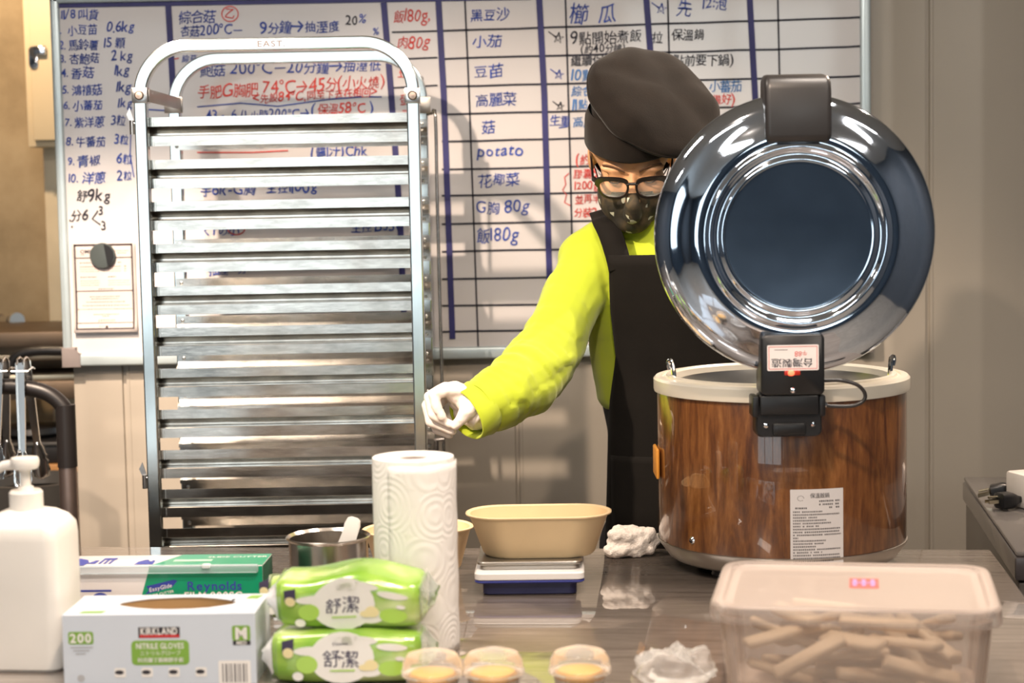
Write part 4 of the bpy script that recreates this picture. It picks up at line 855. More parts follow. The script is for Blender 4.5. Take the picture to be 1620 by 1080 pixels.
for k in range(9):
    a0, a1 = 2 * math.pi * k / 10, 2 * math.pi * (k + .6) / 10; c_ = (xa + sw_ * .19, zb - .014)
    b.add([onshell(c_[0] + r_ * math.cos(a_), c_[1] + r_ * .8 * math.sin(a_), .0003) for a_ in (a0, a1) for r_ in (.0045, .0055)], [(0, 1, 3, 2)], 0, sm=False)
b.build('sticker_print', mat('grey sticker ink', (0.09, 0.085, 0.09), 0.6), stk)
# ---- open lid, hinged at the near side and standing upright
LY = 2.80; lc = P(1257, 371, LY); LR = 222 * LY / FPX
LEAN = rad(1.0)
LM = TR(lc.x - kc.x, LY - KY, lc.z - TZ - .0004) @ RX(LEAN) @ FRONT       # local z = outside of the lid (towards the viewer)
LID = steel('mirror lid steel', (0.64, 0.73, 0.86), 0.045, (1, 1, 1), 0.03, 0.0, 0.03)
b = MB(); k = LR
b.lathe([(k * .985, -.010), (k * .997, -.008), (k, -.002), (k * .998, .004), (k * .985, .010), (k * .96, .016), (k * .925, .021), (k * .885, .024), (k * .86, .025), (k * .80, .030), (k * .73, .036), (k * .685, .0385), (k * .672, .0372), (k * .655, .0375), (k * .635, .0415), (k * .62, .0425), (k * .605, .0405), (k * .595, .037), (k * .575, .0355), (k * .56, .036), (k * .545, .039), (k * .53, .0398), (k * .522, .039), (k * .515, .0388)], 160, LM)
lid = b.build('lid', LID, ck, ang=60)
b = MB(); b.lathe([(0, .0386), (k * .50, .0386), (k * .516, .0389)], 96, LM); b.build('lid_centre', steel('satin lid centre', (0.26, 0.33, 0.44), 0.16, (1, 1, 1), .15, .02, .06), lid, fix=True)  # darker blue steel colour stands in for the reflection of the dark room
b = MB(); b.lathe([(k * .985, -.010), (k * .95, -.012), (k * .90, -.004), (k * .86, .004), (k * .5, .016), (0, .018)], 96, LM); b.build('lid_liner', steel('lid liner steel', (0.6, 0.6, 0.58), 0.3), lid)
b = MB(); b.lathe([(k * .99, -.011), (k * .985, -.016), (k * .95, -.018), (k * .93, -.012), (k * .95, -.011)], 96, LM, closed=True); b.build('gasket', CREAMP, lid)
# grip at the top edge
hx = lc.x - kc.x
zt_, zb_ = P(1257, 116, LY - .03).z - TZ, P(1257, 226, LY - .05).z - TZ; gw = 104 * (LY - .04) / FPX
b = MB(); yy = LY - KY
sec = [(.012, zt_ - .012), (.008, zt_ - .002), (-.002, zt_), (-.034, zt_ - .004), (-.043, zt_ - .010), (-.047, zt_ - .024), (-.049, zb_ + .012), (-.047, zb_ + .003), (-.042, zb_), (-.030, zb_ + .001), (-.016, zb_ + .03), (.0, zt_ - .040), (.012, zt_ - .034)]
rings = []
for x, kk in ((-gw / 2, .86), (-gw / 2 + .003, .97), (-gw / 2 + .008, 1), (gw / 2 - .008, 1), (gw / 2 - .003, .97), (gw / 2, .86)):
    cy, cz = -.022, (zt_ + zb_) / 2; rings.append([(hx + x, yy + cy + (p - cy) * kk, cz + (z - cz) * kk) for p, z in sec])
GRIP = mat('black textured grip', (0.022, 0.020, 0.020), 0.42, bs=.25, bscale=900, bdist=.0005, coat=.25, coat_r=.25)
b.loft(rings); b.build('lid_grip', GRIP, ck, ang=50)
# hinge: cover on the lid, bracket on the shell, lamp, sticker, screws, lead
hY = LY - .047 - KY
def hz(py): return P(1255, py, KY + hY).z - TZ
hw2 = 102 * (KY + hY) / FPX / 2; hcx = P(1254.5, 580, KY + hY).x - kc.x
sec = [(hcx + x, (hz(529) + hz(626)) / 2 + y) for x, y in rrect(hw2 * 2, hz(529) - hz(626), .008, 4)]
b = MB(); ymid = hY
b.loft([[(x, ymid + d, z) for x, z in [(hcx + (x - hcx) * s_, hz(577) + (z - hz(577)) * s_) for x, z in sec]] for d, s_ in ((.052, 1.0), (.006, 1.0), (.002, .985), (0, .95))]); hc = b.build('hinge_cover', BLACKP, ck, ang=50)
MF = TR(hcx, hY - .0005, hz(566)) @ FRONT
b = MB(); w2, h2 = 41 * 2.75 / FPX, 20.5 * 2.75 / FPX
b.poly([p for p in rrect(2 * w2, 2 * h2, .002, 3)], MF, 0, 0); s2 = b.build('origin_sticker', mat('white sticker', (0.80, 0.74, 0.72), 0.4, var=.01), ck)
b = MB(); e = .0022; t_ = .0008
for x0, y0, x1, y1 in ((-w2 + e, -h2 + e, w2 - e, -h2 + e + t_), (-w2 + e, h2 - e - t_, w2 - e, h2 - e), (-w2 + e, -h2 + e, -w2 + e + t_, h2 - e), (w2 - e - t_, -h2 + e, w2 - e, h2 - e)): b.rect(x0, y0, x1, y1, MF, 0, .0003)
MU = MF @ RZ(math.pi)
b.text('牛88', MU @ TR(-.022, -.0095, 0), .0085, 0, 'l', 0, .8, z=.0003, shear=.1); b.build('red_print', mat('red sticker ink', (0.66, 0.12, 0.10), 0.6), s2)
b = MB(); b.text('台灣製造', MU @ TR(-.031, .0025, 0), .0142, 0, 'l', .012, .3, z=.0003, xs=1.14); b.rect(.008, -.0125, .028, -.0118, MU, 0, .0003); b.build('black_print', BLACKINK, s2)
b = MB(); z = hz(590); b.box((hcx - .001, hY, z), (.024, .004, .0075), bev=.0018); b.build('lamp_lens', mat('red lens', (0.28, 0.02, 0.015), 0.3, emit=(1, .05, .01), estr=.15), ck)
b = MB(); b.sphere((hcx - .003, hY - .0005, z), (.0062, .003, .0045)); b.build('lit_lamp', mat('lit lamp', (0.9, 0.15, 0.08), 0.3, emit=(1, .10, .04), estr=2.2), ck)
def screw(x, y, z, r=.0042): bb = MB(); bb.lathe([(0, -.002), (r, -.002), (r, .0008), (r * .7, .0022), (0, .0026)], 18, TR(x, y, z) @ FRONT); bb.box((x, y - .0026, z), (r * 1.2, .0006, .0008)); bb.build('screw', CHROME, ck)
screw(hcx, hY, hz(618))
bw2 = 105 * 2.79 / FPX / 2; bcx = P(1250, 660, KY + hY).x - kc.x
b = MB(); b.box((bcx, hY + .028, (hz(626) + hz(657)) / 2), (bw2 * 2 - .012, .05, hz(626) - hz(657)), bev=.003); b.cyl((bcx - bw2 + .006, hY + .02, hz(633)), (bcx + bw2 - .006, hY + .02, hz(633)), .012); b.build('hinge_barrel', BLACKP, ck)
b = MB(); r_ = rrect(bw2 * 2, hz(640) - hz(693), .010, 5); zc_ = (hz(640) + hz(693)) / 2
b.loft([[(bcx + x * s_, hY + d, zc_ + y * s_) for x, y in r_] for d, s_ in ((.05, 1), (.016, 1), (.012, .98), (.010, .94))]); b.box((bcx, hY + .012, hz(680)), (.052, .012, .020), bev=.005)
for s_ in (-1, 1): b.box((bcx + s_ * bw2, hY + .03, (hz(628) + hz(660)) / 2), (.010, .045, hz(628) - hz(662)), bev=.003)
b.build('hinge_bracket', BLACKP, ck)
screw(bcx - .035, hY + .010, hz(674)); screw(bcx + .036, hY + .010, hz(673))
b = MB(); p0 = [(1300, 602), (1330, 602), (1356, 609), (1368, 622), (1366, 634), (1350, 642), (1325, 643), (1300, 641)]
b.tube(catmull([P(x, y, KY + hY + .02) - Vector((kc.x, KY, TZ)) for x, y in p0], 5), .0030, 12); b.build('lead', mat('black rubber lead', (0.02, 0.017, 0.016), 0.35, coat=.4), ck)
b = MB(); q = P(1304, 640, KY + hY + .02) - Vector((kc.x, KY, TZ)); b.sphere(q, .0052); b.build('lead_gland', CHROME, ck)
# ================================================================== the worker
SKIN = mat('skin', (0.56, 0.30, 0.15), 0.5, var=.05, vs=20, sss=.12, bs=.08, bscale=250)
LIME = mat('lime sweatshirt fleece', (0.38, 0.47, 0.016), 0.85, var=.04, vs=6, bs=.15, bscale=500, sheen=.25)
CLOTH = mat('black apron cloth', (0.007, 0.006, 0.005), 0.85, spec=.15, var=.15, bs=.2, bscale=600, sheen=.03)
HATM = mat('dark beret cloth', (0.009, 0.0066, 0.005), 0.9, spec=.15, var=.25, vs=18, bs=.35, bscale=420, bdist=.001, sheen=.10)
VINYL = mat('white vinyl glove', (0.80, 0.72, 0.66), 0.4, var=.03, bs=.25, bscale=90, bdist=.0012, sss=.1)
TROU = mat('dark trousers', (.02, .02, .024), .8)
pbase = Vector((.33, 3.60, 0))
man = thing('person', 'person in lime sweatshirt, black apron, beret and mask reaching out a gloved hand', 'person', pbase)
# joints
EYE = P(1000, 285, 3.375)
HR = (Matrix.Rotation(rad(-4), 3, 'Z') @ Matrix.Rotation(rad(30), 3, 'X'))
HO = EYE - HR @ Vector((0, -.088, 0)); HM = Matrix.Translation(HO) @ HR.to_4x4()
def H(x, y, z): return HO + HR @ Vector((x, y, z))
NECK = Vector((.275, 3.515, 1.43))
sh = [P(748, 652, 3.25), P(790, 630, 3.29), P(838, 593, 3.35), P(878, 535, 3.41), P(905, 475, 3.46), P(932, 425, 3.50)]
wr0 = P(752, 648, 3.255)
TOR = [(.80, .345, 3.615, .155, .120), (.95, .345, 3.61, .158, .122), (1.05, .342, 3.60, .152, .116), (1.15, .328, 3.59, .158, .112), (1.25, .318, 3.57, .165, .115), (1.33, .305, 3.545, .178, .115), (1.38, .295, 3.53, .175, .105), (1.42, .285, 3.52, .135, .085), (1.445, .28, 3.515, .075, .065)]
def torso_rings(k=0.0, lo=0, n=36): return [tube_ring((cx, cy, z), (1, 0, 0), (0, 1, 0), rx + k, ry + k, n, 2.35) for z, cx, cy, rx, ry in TOR[lo:]]
# body: one continuous surface from head to feet
b = MB()
def ell(c_, r_, M_=None): b.sphere(c_, r_, M_, 0, 28, 18)
ell((0, .012, .026), (.0745, .094, .074), HM); ell((0, -.028, -.035), (.060, .064, .078), HM); ell((0, -.055, -.085), (.030, .030, .026), HM)
for s in (-1, 1):
    ell((s * .036, -.064, -.028), (.026, .022, .022), HM); ell((s * .032, -.0705, .018), (.030, .016, .008), HM); ell((s * .076, .018, -.008), (.008, .018, .031), HM)
    ell((s * .031, -.0755, 0.000), (.0145, .0125, .0115), HM)
chain(b, [H(0, -.080, .010), H(0, -.094, -.012), H(0, -.108, -.036)], [.007, .0085, .0115]); ell((0, -.098, -.040), (.017, .012, .009), HM); ell((0, -.082, -.070), (.022, .010, .010), HM)
chain(b, [H(0, .03, -.06), NECK, Vector((.28, 3.52, 1.38))], [.056, .060, .08]); b.loft(torso_rings(-.022))
chain(b, [sh[5], sh[3], sh[2], wr0], [.05, .043, .036, .026])
ls = Vector((.45, 3.53, 1.375)); le, lw = Vector((.515, 3.58, 1.12)), Vector((.50, 3.44, .94)); chain(b, [ls, le, lw], [.05, .038, .026])
for s in (-1, 1): chain(b, [Vector((.335 + s * .085, 3.615, .86)), Vector((.335 + s * .09, 3.60, .48)), Vector((.335 + s * .095, 3.62, .09))], [.066, .050, .040]); chain(b, [Vector((.335 + s * .095, 3.63, .05)), Vector((.335 + s * .11, 3.47, .035))], [.040, .034])
b = blob(b, .005, 4); body = b.build('body', SKIN, man, True, 180)
# eyes looking down: lids, lashes, brows, lips stay under the mask
b = MB()
for s in (-1, 1):
    b.tube([H(s * (.031 + t * .0155), -.0890 + .006 * t * t + .0005, -.0055 + .004 * t * t) for t in (-1, -.6, -.2, .2, .6, 1)], [.0006, .0011, .0013, .0013, .0012, .0007], 8)
b.build('eyelashes', mat('dark lashes', (.03, .02, .015), .7), body, True)
b = MB()
for s in (-1, 1):
    rows = []
    for k in range(9):
        t = k / 8; x = s * (.013 + .042 * t); yb = -.0885 + .012 * t * t; z = .018 + .010 * math.sin(t * 2.2); h_ = .0042 * (1 - .6 * t) + .0006
        rows.append([H(x, yb - .0000, z - h_ * .5), H(x, yb - .0006, z), H(x, yb + .0004, z + h_ * .5), H(x, yb + .004, z)])
    b.loft(rows)
b.build('eyebrows', mat('eyebrow hair', (.11, .055, .028), .9, bs=.6, bscale=500), body, True)
b = MB(); b.sphere((0, .030, -.002), (.0775, .080, .075), HM, seg=28, ring=18); b = blob(b, .005, 3)
for v in b.bm.verts: v.co += v.normal * .002 * noise.noise(v.co * 60)
geom = b.bm.verts[:] + b.bm.edges[:] + b.bm.faces[:]; bmesh.ops.bisect_plane(b.bm, geom=geom, plane_co=H(0, .030, 0), plane_no=HR @ Vector((0, -1, 0)), clear_outer=True)
b.build('hair', mat('black hair', (.012, .010, .009), .5, bs=.5, bscale=300, stretch=(1, 1, .1)), man, True)
# mask
b = MB()
b.sphere((0, -.030, -.060), (.0665, .072, .064), HM, 0, 32, 20); chain(b, [H(0, -.096, -.016), H(0, -.112, -.038), H(0, -.106, -.062)], [.010, .015, .018]); b.sphere((0, -.070, -.086), (.038, .036, .034), HM); b.sphere((0, -.052, -.030), (.060, .046, .022), HM)
b = blob(b, .0035, 8)
def cut(co_, no_):
    g_ = b.bm.verts[:] + b.bm.edges[:] + b.bm.faces[:]; bmesh.ops.bisect_plane(b.bm, geom=g_, plane_co=co_, plane_no=HR @ Vector(no_), clear_outer=True)
cut(H(0, .018, 0), (0, 1, -.25)); cut(H(0, -.10, -.019), (0, .42, 1)); cut(H(-.05, 0, -.028), (-.35, .1, 1)); cut(H(.05, 0, -.028), (.35, .1, 1))
m, nt, bb = nodes('camouflage mask cloth'); bb.inputs['Roughness'].default_value = .85
nz = tex(nt, (1, 1, 1), 26, 3, dist=.3); cam_ = ramp(nt, nz, [(0.36, (.012, .010, .007)), (.46, (.03, .024, .014)), (.56, (.065, .046, .022)), (.64, (.024, .025, .014))])
v = nt.nodes.new('ShaderNodeTexVoronoi'); v.distance = 'CHEBYCHEV'; v.inputs['Scale'].default_value = 42; tc = nt.nodes.new('ShaderNodeTexCoord'); nt.links.new(tc.outputs['Object'], v.inputs['Vector'])
cmp_ = nt.nodes.new('ShaderNodeMath'); cmp_.operation = 'LESS_THAN'; cmp_.inputs[1].default_value = .34
n2 = tex(nt, (1, 1, 1), 20, 1); g2 = nt.nodes.new('ShaderNodeMath'); g2.operation = 'GREATER_THAN'; g2.inputs[1].default_value = .56; nt.links.new(n2, g2.inputs[0])
nt.links.new(v.outputs['Distance'], cmp_.inputs[0]); a_ = nt.nodes.new('ShaderNodeMath'); a_.operation = 'MULTIPLY'; nt.links.new(cmp_.outputs[0], a_.inputs[0]); nt.links.new(g2.outputs[0], a_.inputs[1])
mx = nt.nodes.new('ShaderNodeMixRGB'); mx.inputs[2].default_value = (.42, .43, .34, 1); nt.links.new(a_.outputs[0], mx.inputs[0]); nt.links.new(cam_, mx.inputs[1]); nt.links.new(mx.outputs[0], bb.inputs['Base Color']); bump(nt, bb, tex(nt, (1, 1, 1), 300), .15, .001)
o = b.build('face_mask', m, man, True, 180); s_ = o.modifiers.new('t', 'SOLIDIFY'); s_.thickness = .0012
b = MB()
for s in (-1, 1): b.tube(catmull([H(s * .058, -.012, -.035), H(s * .072, .010, -.018), H(s * .080, .030, -.002), H(s * .074, .034, -.025), H(s * .058, .0, -.075)], 5), .0012, 6)
b.build('ear_loops', BLACKP, o, True)
# glasses
GL = mat('black glasses frame', (.008, .006, .005), .28, coat=.4); gy = -.112
def lens_out(s, k=1.0, n=28):
    o_ = []
    for j in range(n):
        a = 2 * math.pi * j / n; c_, d_ = math.cos(a), math.sin(a); x = .0245 * math.copysign(abs(c_) ** .72, c_); z = .0195 * math.copysign(abs(d_) ** .78, d_)
        if z > 0: x *= 1 + .10 * (z / .0195); z *= .86
        else: x *= 1 + .12 * (z / .0195)
        o_.append((s * .0345 + x * k, -.004 + z * k))
    return o_
b = MB(); GM = HM @ TR(0, gy, 0) @ RX(rad(6)) @ FRONT
for s in (-1, 1):
    i_, o_ = lens_out(s, 1.0), lens_out(s, 1.0); cx = s * .0345
    o_ = [(cx + (x - cx) * 1.17 + (s * .005 if (x - cx) * s > .01 and z > 0 else 0), (z + .004) * 1.19 - .004 + (.0036 if z > .002 else 0)) for x, z in o_]
    n = len(i_); vs = [(x, z - 0, d) for d in (.0025, -.0025) for ring in (o_, i_) for x, z in ring]
    vs = [(x, z, d - .0022 * (abs(x) / .06) ** 2 * 3) for x, z, d in vs]
    fs = []
    for j in range(n):
        k = (j + 1) % n; fs += [(j, k, n + k, n + j), (2 * n + j, 3 * n + j, 3 * n + k, 2 * n + k), (j, 2 * n + j, 2 * n + k, k), (n + j, n + k, 3 * n + k, 3 * n + j)]
    b.add(vs, fs, 0, GM)
b.tube([(-.0098, .0045, 0), (-.005, .0070, .001), (.005, .0070, .001), (.0098, .0045, 0)], [.0036, .0028, .0028, .0036], 10, 0, GM)
gl = b.build('glasses', GL, man, True, 40)
for s in (-1, 1):
    b = MB(); sec_ = [(-.0022, -.0045), (.0022, -.0045), (.0022, .0045), (-.0022, .0045)]
    b.tube([H(s * .0645, gy + .006, .010), H(s * .0715, gy + .016, .010), H(s * .075, -.03, .008), H(s * .0795, .02, .006), H(s * .078, .048, -.010), H(s * .074, .058, -.026)], [1, 1, .8, .7, .7, .6], section=sec_, up=HR @ Vector((1, 0, 0))); b.build('temple', GL, gl, True)
    b = MB(); o_ = lens_out(s, 1.01); cx = s * .0345
    b.add([(cx, -.004, .0012)] + [(x, z, -.0022 * (abs(x) / .06) ** 2 * 3) for x, z in o_], [(0, 1 + j, 1 + (j + 1) % len(o_)) for j in range(len(o_))], 0, GM); b.build('lens', MATS.get('spectacle lens') or clear_mat('spectacle lens', (.9, .95, .92), .90, .02), gl, True)
# beret: headband and big soft crown flopped towards the cooker
hup = (HR @ Vector((0, 0.10, 1))).normalized(); hx = (HR @ Vector((1, 0, 0))).normalized(); hx = (hx - hup * hx.dot(hup)).normalized(); hyv = hup.cross(hx)
hb = H(0, .008, .048)
Cn = P(1036, 162, 3.42); nn = Vector((.36, -.68, .64)).normalized(); cx_ = Vector((.82, .0, -.5)); cx_ = (cx_ - nn * cx_.dot(nn)).normalized(); cyv = nn.cross(cx_)
def ring_h(o_, rx, ry, n=64): return [hb + hup * o_ + hx * rx * math.cos(2 * math.pi * j / n) + hyv * ry * math.sin(2 * math.pi * j / n) for j in range(n)]
def ring_c(o_, r1, r2, n=64):
    # start angle matched to the band's own x axis
    px_ = (hx - nn * hx.dot(nn)).normalized(); py_ = nn.cross(px_)
    out = []
    for j in range(n):
        d_ = px_ * math.cos(2 * math.pi * j / n) + py_ * math.sin(2 * math.pi * j / n); u, v_ = d_.dot(cx_), d_.dot(cyv); rr_ = 1 / math.sqrt((u / r1) ** 2 + (v_ / r2) ** 2); out.append(Cn + nn * o_ + d_ * rr_)
    return out
BX, BYY = .0855, .103
def mixr(a, c_, t): return [p.lerp(q, t) for p, q in zip(a, c_)]
inner = ring_h(.030, BX * .99, BYY * .99); cu = ring_c(-.022, .112, .116)
b = MB(); seq = [inner, mixr(inner, cu, .4), cu, ring_c(-.012, .127, .129), ring_c(-.004, .1325, .136), ring_c(-.0005, .1335, .1375), ring_c(.0015, .1315, .1355), ring_c(.006, .1315, .1355), ring_c(.016, .125, .128), ring_c(.027, .105, .108), ring_c(.036, .075, .077), ring_c(.041, .04, .041), ring_c(.042, .004, .004)]
b.loft(seq, cap0=False)
bmesh.ops.subdivide_edges(b.bm, edges=b.bm.edges[:], cuts=1, use_grid_fill=True, smooth=.3)
b.bm.normal_update()
for v in b.bm.verts: v.co += v.normal * (noise.noise(v.co * 13 + Vector((3, 1, 0))) * .010 + noise.noise(v.co * 26) * .0022)
hat = b.build('beret', HATM, man, True, 180)
b = MB(); n = 96
bd_ = [ring_h(o_, BX * k, BYY * k, n) for o_, k in ((-.016, .995), (-.017, 1.01), (-.014, 1.022), (.018, 1.02), (.034, 1.0), (.050, .92))]
b.loft(bd_, cap0=False, cap1=False)
b.bm.normal_update()
for v in b.bm.verts: v.co += v.normal * noise.noise(v.co * 22) * .003
b.build('headband', HATM, hat, True, 120)
# sweatshirt: torso, collar and two loose sleeves as one surface
b = MB()
b.loft([tube_ring((cx, cy, z), (1, 0, 0), (0, 1, 0), rx, ry, 40, 2.3) for z, cx, cy, rx, ry in ((1.10, .331, 3.595, .158, .118), (1.115, .331, 3.595, .168, .124), (1.16, .328, 3.59, .172, .126), (1.24, .322, 3.575, .172, .126), (1.31, .31, 3.555, .176, .124), (1.37, .297, 3.535, .178, .112), (1.41, .287, 3.522, .145, .092), (1.44, .28, 3.515, .088, .072), (1.455, .277, 3.508, .068, .064), (1.478, .272, 3.50, .062, .060))])
lop = [.046, .058, .066, .0615, .0575, .058]
pts = catmull(sh, 5); rs = [Vector((r, 0, 0)) for r in lop]; rs = [p.x for p in catmull(rs, 5)]
for i in range(len(pts) - 1): capsule(b, pts[i], pts[i + 1], rs[i], rs[i + 1])
capsule(b, sh[5], Vector((.22, 3.525, 1.375)), .062, .085)
capsule(b, P(978, 358, 3.525), P(922, 405, 3.51), .036, .050); capsule(b, ls, le, .062, .060); capsule(b, le, lw + Vector((0, .03, .02)), .060, .045); capsule(b, ls, Vector((.36, 3.53, 1.375)), .062, .085)
b = blob(b, .0052, 6)
bmesh.ops.bisect_plane(b.bm, geom=b.bm.verts[:] + b.bm.edges[:] + b.bm.faces[:], plane_co=sh[0] + (sh[1] - sh[0]).normalized() * .012, plane_no=(sh[0] - sh[1]).normalized(), clear_outer=True)
ax_ = [sh[0], sh[2], sh[5]]
for v in b.bm.verts:
    p = v.co.copy(); best, t_ = 9, 0
    for i in range(len(pts) - 1):
        d_ = (p - pts[i]).length
        if d_ < best: best, t_ = d_, i / (len(pts) - 1)
    wgt = max(0, min(1, (.125 - best) / .05)) if p.x < .22 else 0
    ang_ = math.atan2(p.z - pts[min(int(t_ * (len(pts) - 1)), len(pts) - 1)].z, p.y - 3.4)
    # folds gather at the elbow and behind the cuff and run across the sleeve
    elb = math.exp(-((t_ - .42) / .22) ** 2) + .8 * math.exp(-((t_ - .16) / .10) ** 2) + .5 * math.exp(-((t_ - .9) / .15) ** 2)
    f_ = math.sin(t_ * 34 + 2.2 * math.sin(ang_ * 1.5) + 6 * noise.noise(p * 11)) * .0026 * elb * wgt
    g_ = (noise.noise(Vector((p.x * 16, p.y * 16, p.z * 9))) * .007 + noise.noise(p * 38) * .0010)
    v.co += v.normal * (f_ + g_ * (1 if p.x < .2 else .8))
shirt = b.build('sweatshirt', LIME, man, True, 180)
# ribbed cuff, open towards the hand
cd_ = (sh[0] - sh[1]).normalized(); cxv = Vector((0, 1, 0)); cxv = (cxv - cd_ * cxv.dot(cd_)).normalized(); cyy = cd_.cross(cxv)
b = MB(); c0_ = sh[0]
rings = []
for o_, r in ((-.030, .049), (-.020, .0530), (-.006, .0510), (.006, .0500), (.016, .0475), (.0185, .0455), (.016, .0430), (-.012, .041), (-.03, .039)):
    rings.append([c0_ + cd_ * o_ + (cxv * math.cos(2 * math.pi * j / 64) * .9 + cyy * math.sin(2 * math.pi * j / 64)) * (r + .0010 * math.sin(j * 64 * .39) + .0022 * math.sin(3 * 2 * math.pi * j / 64 + o_ * 60)) for j in range(64)])
b.loft(rings, cap0=False, cap1=False); b.build('cuff', LIME, shirt, True, 120)
# apron: bib, skirt, straps and a pocket, draped over the sweatshirt
def ap(x, z, off=0.0):
    zc = [(1.44, .285, 3.518, .150, .100), (1.40, .29, 3.525, .185, .116), (1.33, .305, 3.55, .190, .130), (1.25, .32, 3.573, .187, .133), (1.16, .328, 3.588, .184, .134), (1.08, .332, 3.595, .182, .134), (.9, .335, 3.60, .195, .142), (.55, .335, 3.60, .205, .150)]
    for i in range(len(zc) - 1):
        if zc[i][0] >= z >= zc[i + 1][0] or i == len(zc) - 2:
            t_ = (zc[i][0] - z) / (zc[i][0] - zc[i + 1][0]); q = [a_ + (c_ - a_) * t_ for a_, c_ in zip(zc[i], zc[i + 1])]; break
    _, cx, cy, rx, ry = q; u = max(-1.0, min(1.0, (x - cx) / rx))
    return Vector((x, cy - (ry + .010 + off) * (1 - abs(u) ** 2.6) ** (1 / 2.6), z))
def leftx(z):
    tb = [(1.42, P(961, 404, 3.44).x), (1.31, P(962, 480, 3.5).x), (1.21, P(971, 560, 3.53).x), (1.12, P(962, 630, 3.54).x), (.84, P(955, 865, 3.56).x), (.4, P(953, 900, 3.56).x)]
    for (z0_, a_), (z1_, c_) in zip(tb, tb[1:]):
        if z >= z1_: return a_ + (c_ - a_) * min(1, max(0, (z0_ - z) / (z0_ - z1_)))
    return tb[-1][1]
bt = P(985, 403, 3.43).z
b = MB(); rows = []
for j in range(41):
    z = bt - (bt - .55) * j / 40; x0 = leftx(z); x1 = .445 if z > 1.25 else .50; row = []
    for i in range(29):
        x = x0 + (x1 - x0) * i / 28; p = ap(x, z); p.y += .004 * noise.noise(Vector((x * 14, 0, z * 6))) - .001; row.append(p)
    rows.append(row)
b.loft(rows, close=False, cap0=False, cap1=False); apron = b.build('apron', CLOTH, man, True, 180); s_ = apron.modifiers.new('t', 'SOLIDIFY'); s_.thickness = .0022; s_.offset = 0
pz = P(1000, 722, 3.47).z; b = MB(); rows = []
for z in (pz + .001, pz - .012, pz - .10, pz - .2):
    rows.append([ap(x, z, .0045 if z > pz - .02 else .003) for x in [leftx(pz) + .006 + (.49 - leftx(pz) - .006) * i / 24 for i in range(25)]])
b.loft(rows, close=False, cap0=False, cap1=False); o = b.build('pocket', CLOTH, apron, True, 60); s_ = o.modifiers.new('t', 'SOLIDIFY'); s_.thickness = .0028
def strap(pts_, wd, wdir):
    b = MB(); rows = []
    for p in catmull(pts_, 6): rows.append([p - wdir * wd / 2, p, p + wdir * wd / 2])
    b.loft(rows, close=False, cap0=False, cap1=False); o = b.build('strap', CLOTH, apron, True, 60); s_ = o.modifiers.new('t', 'SOLIDIFY'); s_.thickness = .003
strap([P(981, 425, 3.410), P(976, 403, 3.412), P(966, 372, 3.425), P(955, 348, 3.452), P(953, 341, 3.49), Vector((P(952, 336, 3.55).x, 3.56, P(952, 336, 3.5).z)), Vector((.22, 3.62, 1.40)), Vector((.24, 3.66, 1.33))], .044, Vector((.93, -.12, .26)).normalized())
strap([ap(.415, 1.36, .003), ap(.42, bt, .003), Vector((.405, 3.46, 1.432)), Vector((.40, 3.50, 1.465)), Vector((.39, 3.56, 1.455)), Vector((.36, 3.63, 1.40)), Vector((.34, 3.66, 1.33))], .044, Vector((1, 0, 0)))
# trousers and shoes
b = MB(); b.loft(torso_rings(.004)[0:4])
for s in (-1, 1): chain(b, [Vector((.335 + s * .085, 3.615, .82)), Vector((.335 + s * .09, 3.60, .48)), Vector((.335 + s * .095, 3.62, .12))], [.085, .068, .062])
b = blob(b, .008, 5); b.build('trousers', TROU, man, True, 180)
b = MB()
for s in (-1, 1):
    b2 = MB(); x = .335 + s * .1
    b2.loft([tube_ring((x, 3.555 - .0, z), (1, 0, 0), (0, 1, 0), .046 * k, .125 * k2, 28, 2.4) for z, k, k2 in ((.0, .95, .97), (.004, 1.02, 1.03), (.022, 1.02, 1.03), (.05, .95, .98), (.075, .82, .80))]); chain(b2, [Vector((x, 3.62, .06)), Vector((x, 3.62, .12))], [.052, .050]); b2 = blob(b2, .006, 4); b2.build('shoe', BLACKP, man, True, 180)
b.bm.free()
# gloves: palm, four fingers bent down and back, thumb rising from the side of the palm to meet them
def hand(map_, nm='glove'):
    b = MB()
    def G(u, w_, d): return map_(u, w_, d)
    idx = [(760, 200, 4), (520, 175, -1), (285, 255, -6), (330, 460, -10), (430, 640, -10)]
    mid = [(740, 180, 20), (480, 150, 17), (215, 300, 12), (270, 600, 4), (560, 770, -5)]
    rin = [(740, 190, 38), (470, 170, 36), (165, 440, 30), (230, 730, 20), (600, 880, 4)]
    pin = [(760, 230, 54), (520, 230, 54), (230, 600, 48), (330, 860, 36), (560, 950, 22)]
    thb = [(980, 420, 0), (840, 560, -9), (745, 690, -12), (655, 790, -10)]
    for f_, r_ in ((idx, (.0125, .0115, .0102, .0092, .0080)), (mid, (.013, .0118, .0108, .0096, .0080)), (rin, (.0125, .0112, .0102, .0092, .0078)), (pin, (.012, .0105, .0092, .0082, .0070)), (thb, (.019, .0145, .0105, .0085))):
        chain(b, [G(*p) for p in f_], list(r_), 14)
    chain(b, [G(640, 210, 14), G(980, 420, 18)], [.020, .024]); chain(b, [G(640, 230, 40), G(980, 430, 34)], [.019, .024]); chain(b, [G(880, 400, 8), G(980, 500, 14)], [.022, .025]); chain(b, [G(980, 450, 22), G(1180, 560, 24)], [.029, .029])
    chain(b, [G(720, 350, 34), G(1020, 430, 30)], [.021, .028]); chain(b, [G(770, 560, 38), G(1000, 620, 30)], [.017, .027])
    b = blob(b, .0021, 3)
    for v in b.bm.verts: v.co += v.normal * (noise.noise(v.co * 95) * .0009 + noise.noise(v.co * 220) * .0004)
    return b.build(nm, VINYL, man, True, 180)
def m1(u, w_, d): return P(660 + u / 10.8, 600 + w_ / 10.8, 3.235 + d / 1000)
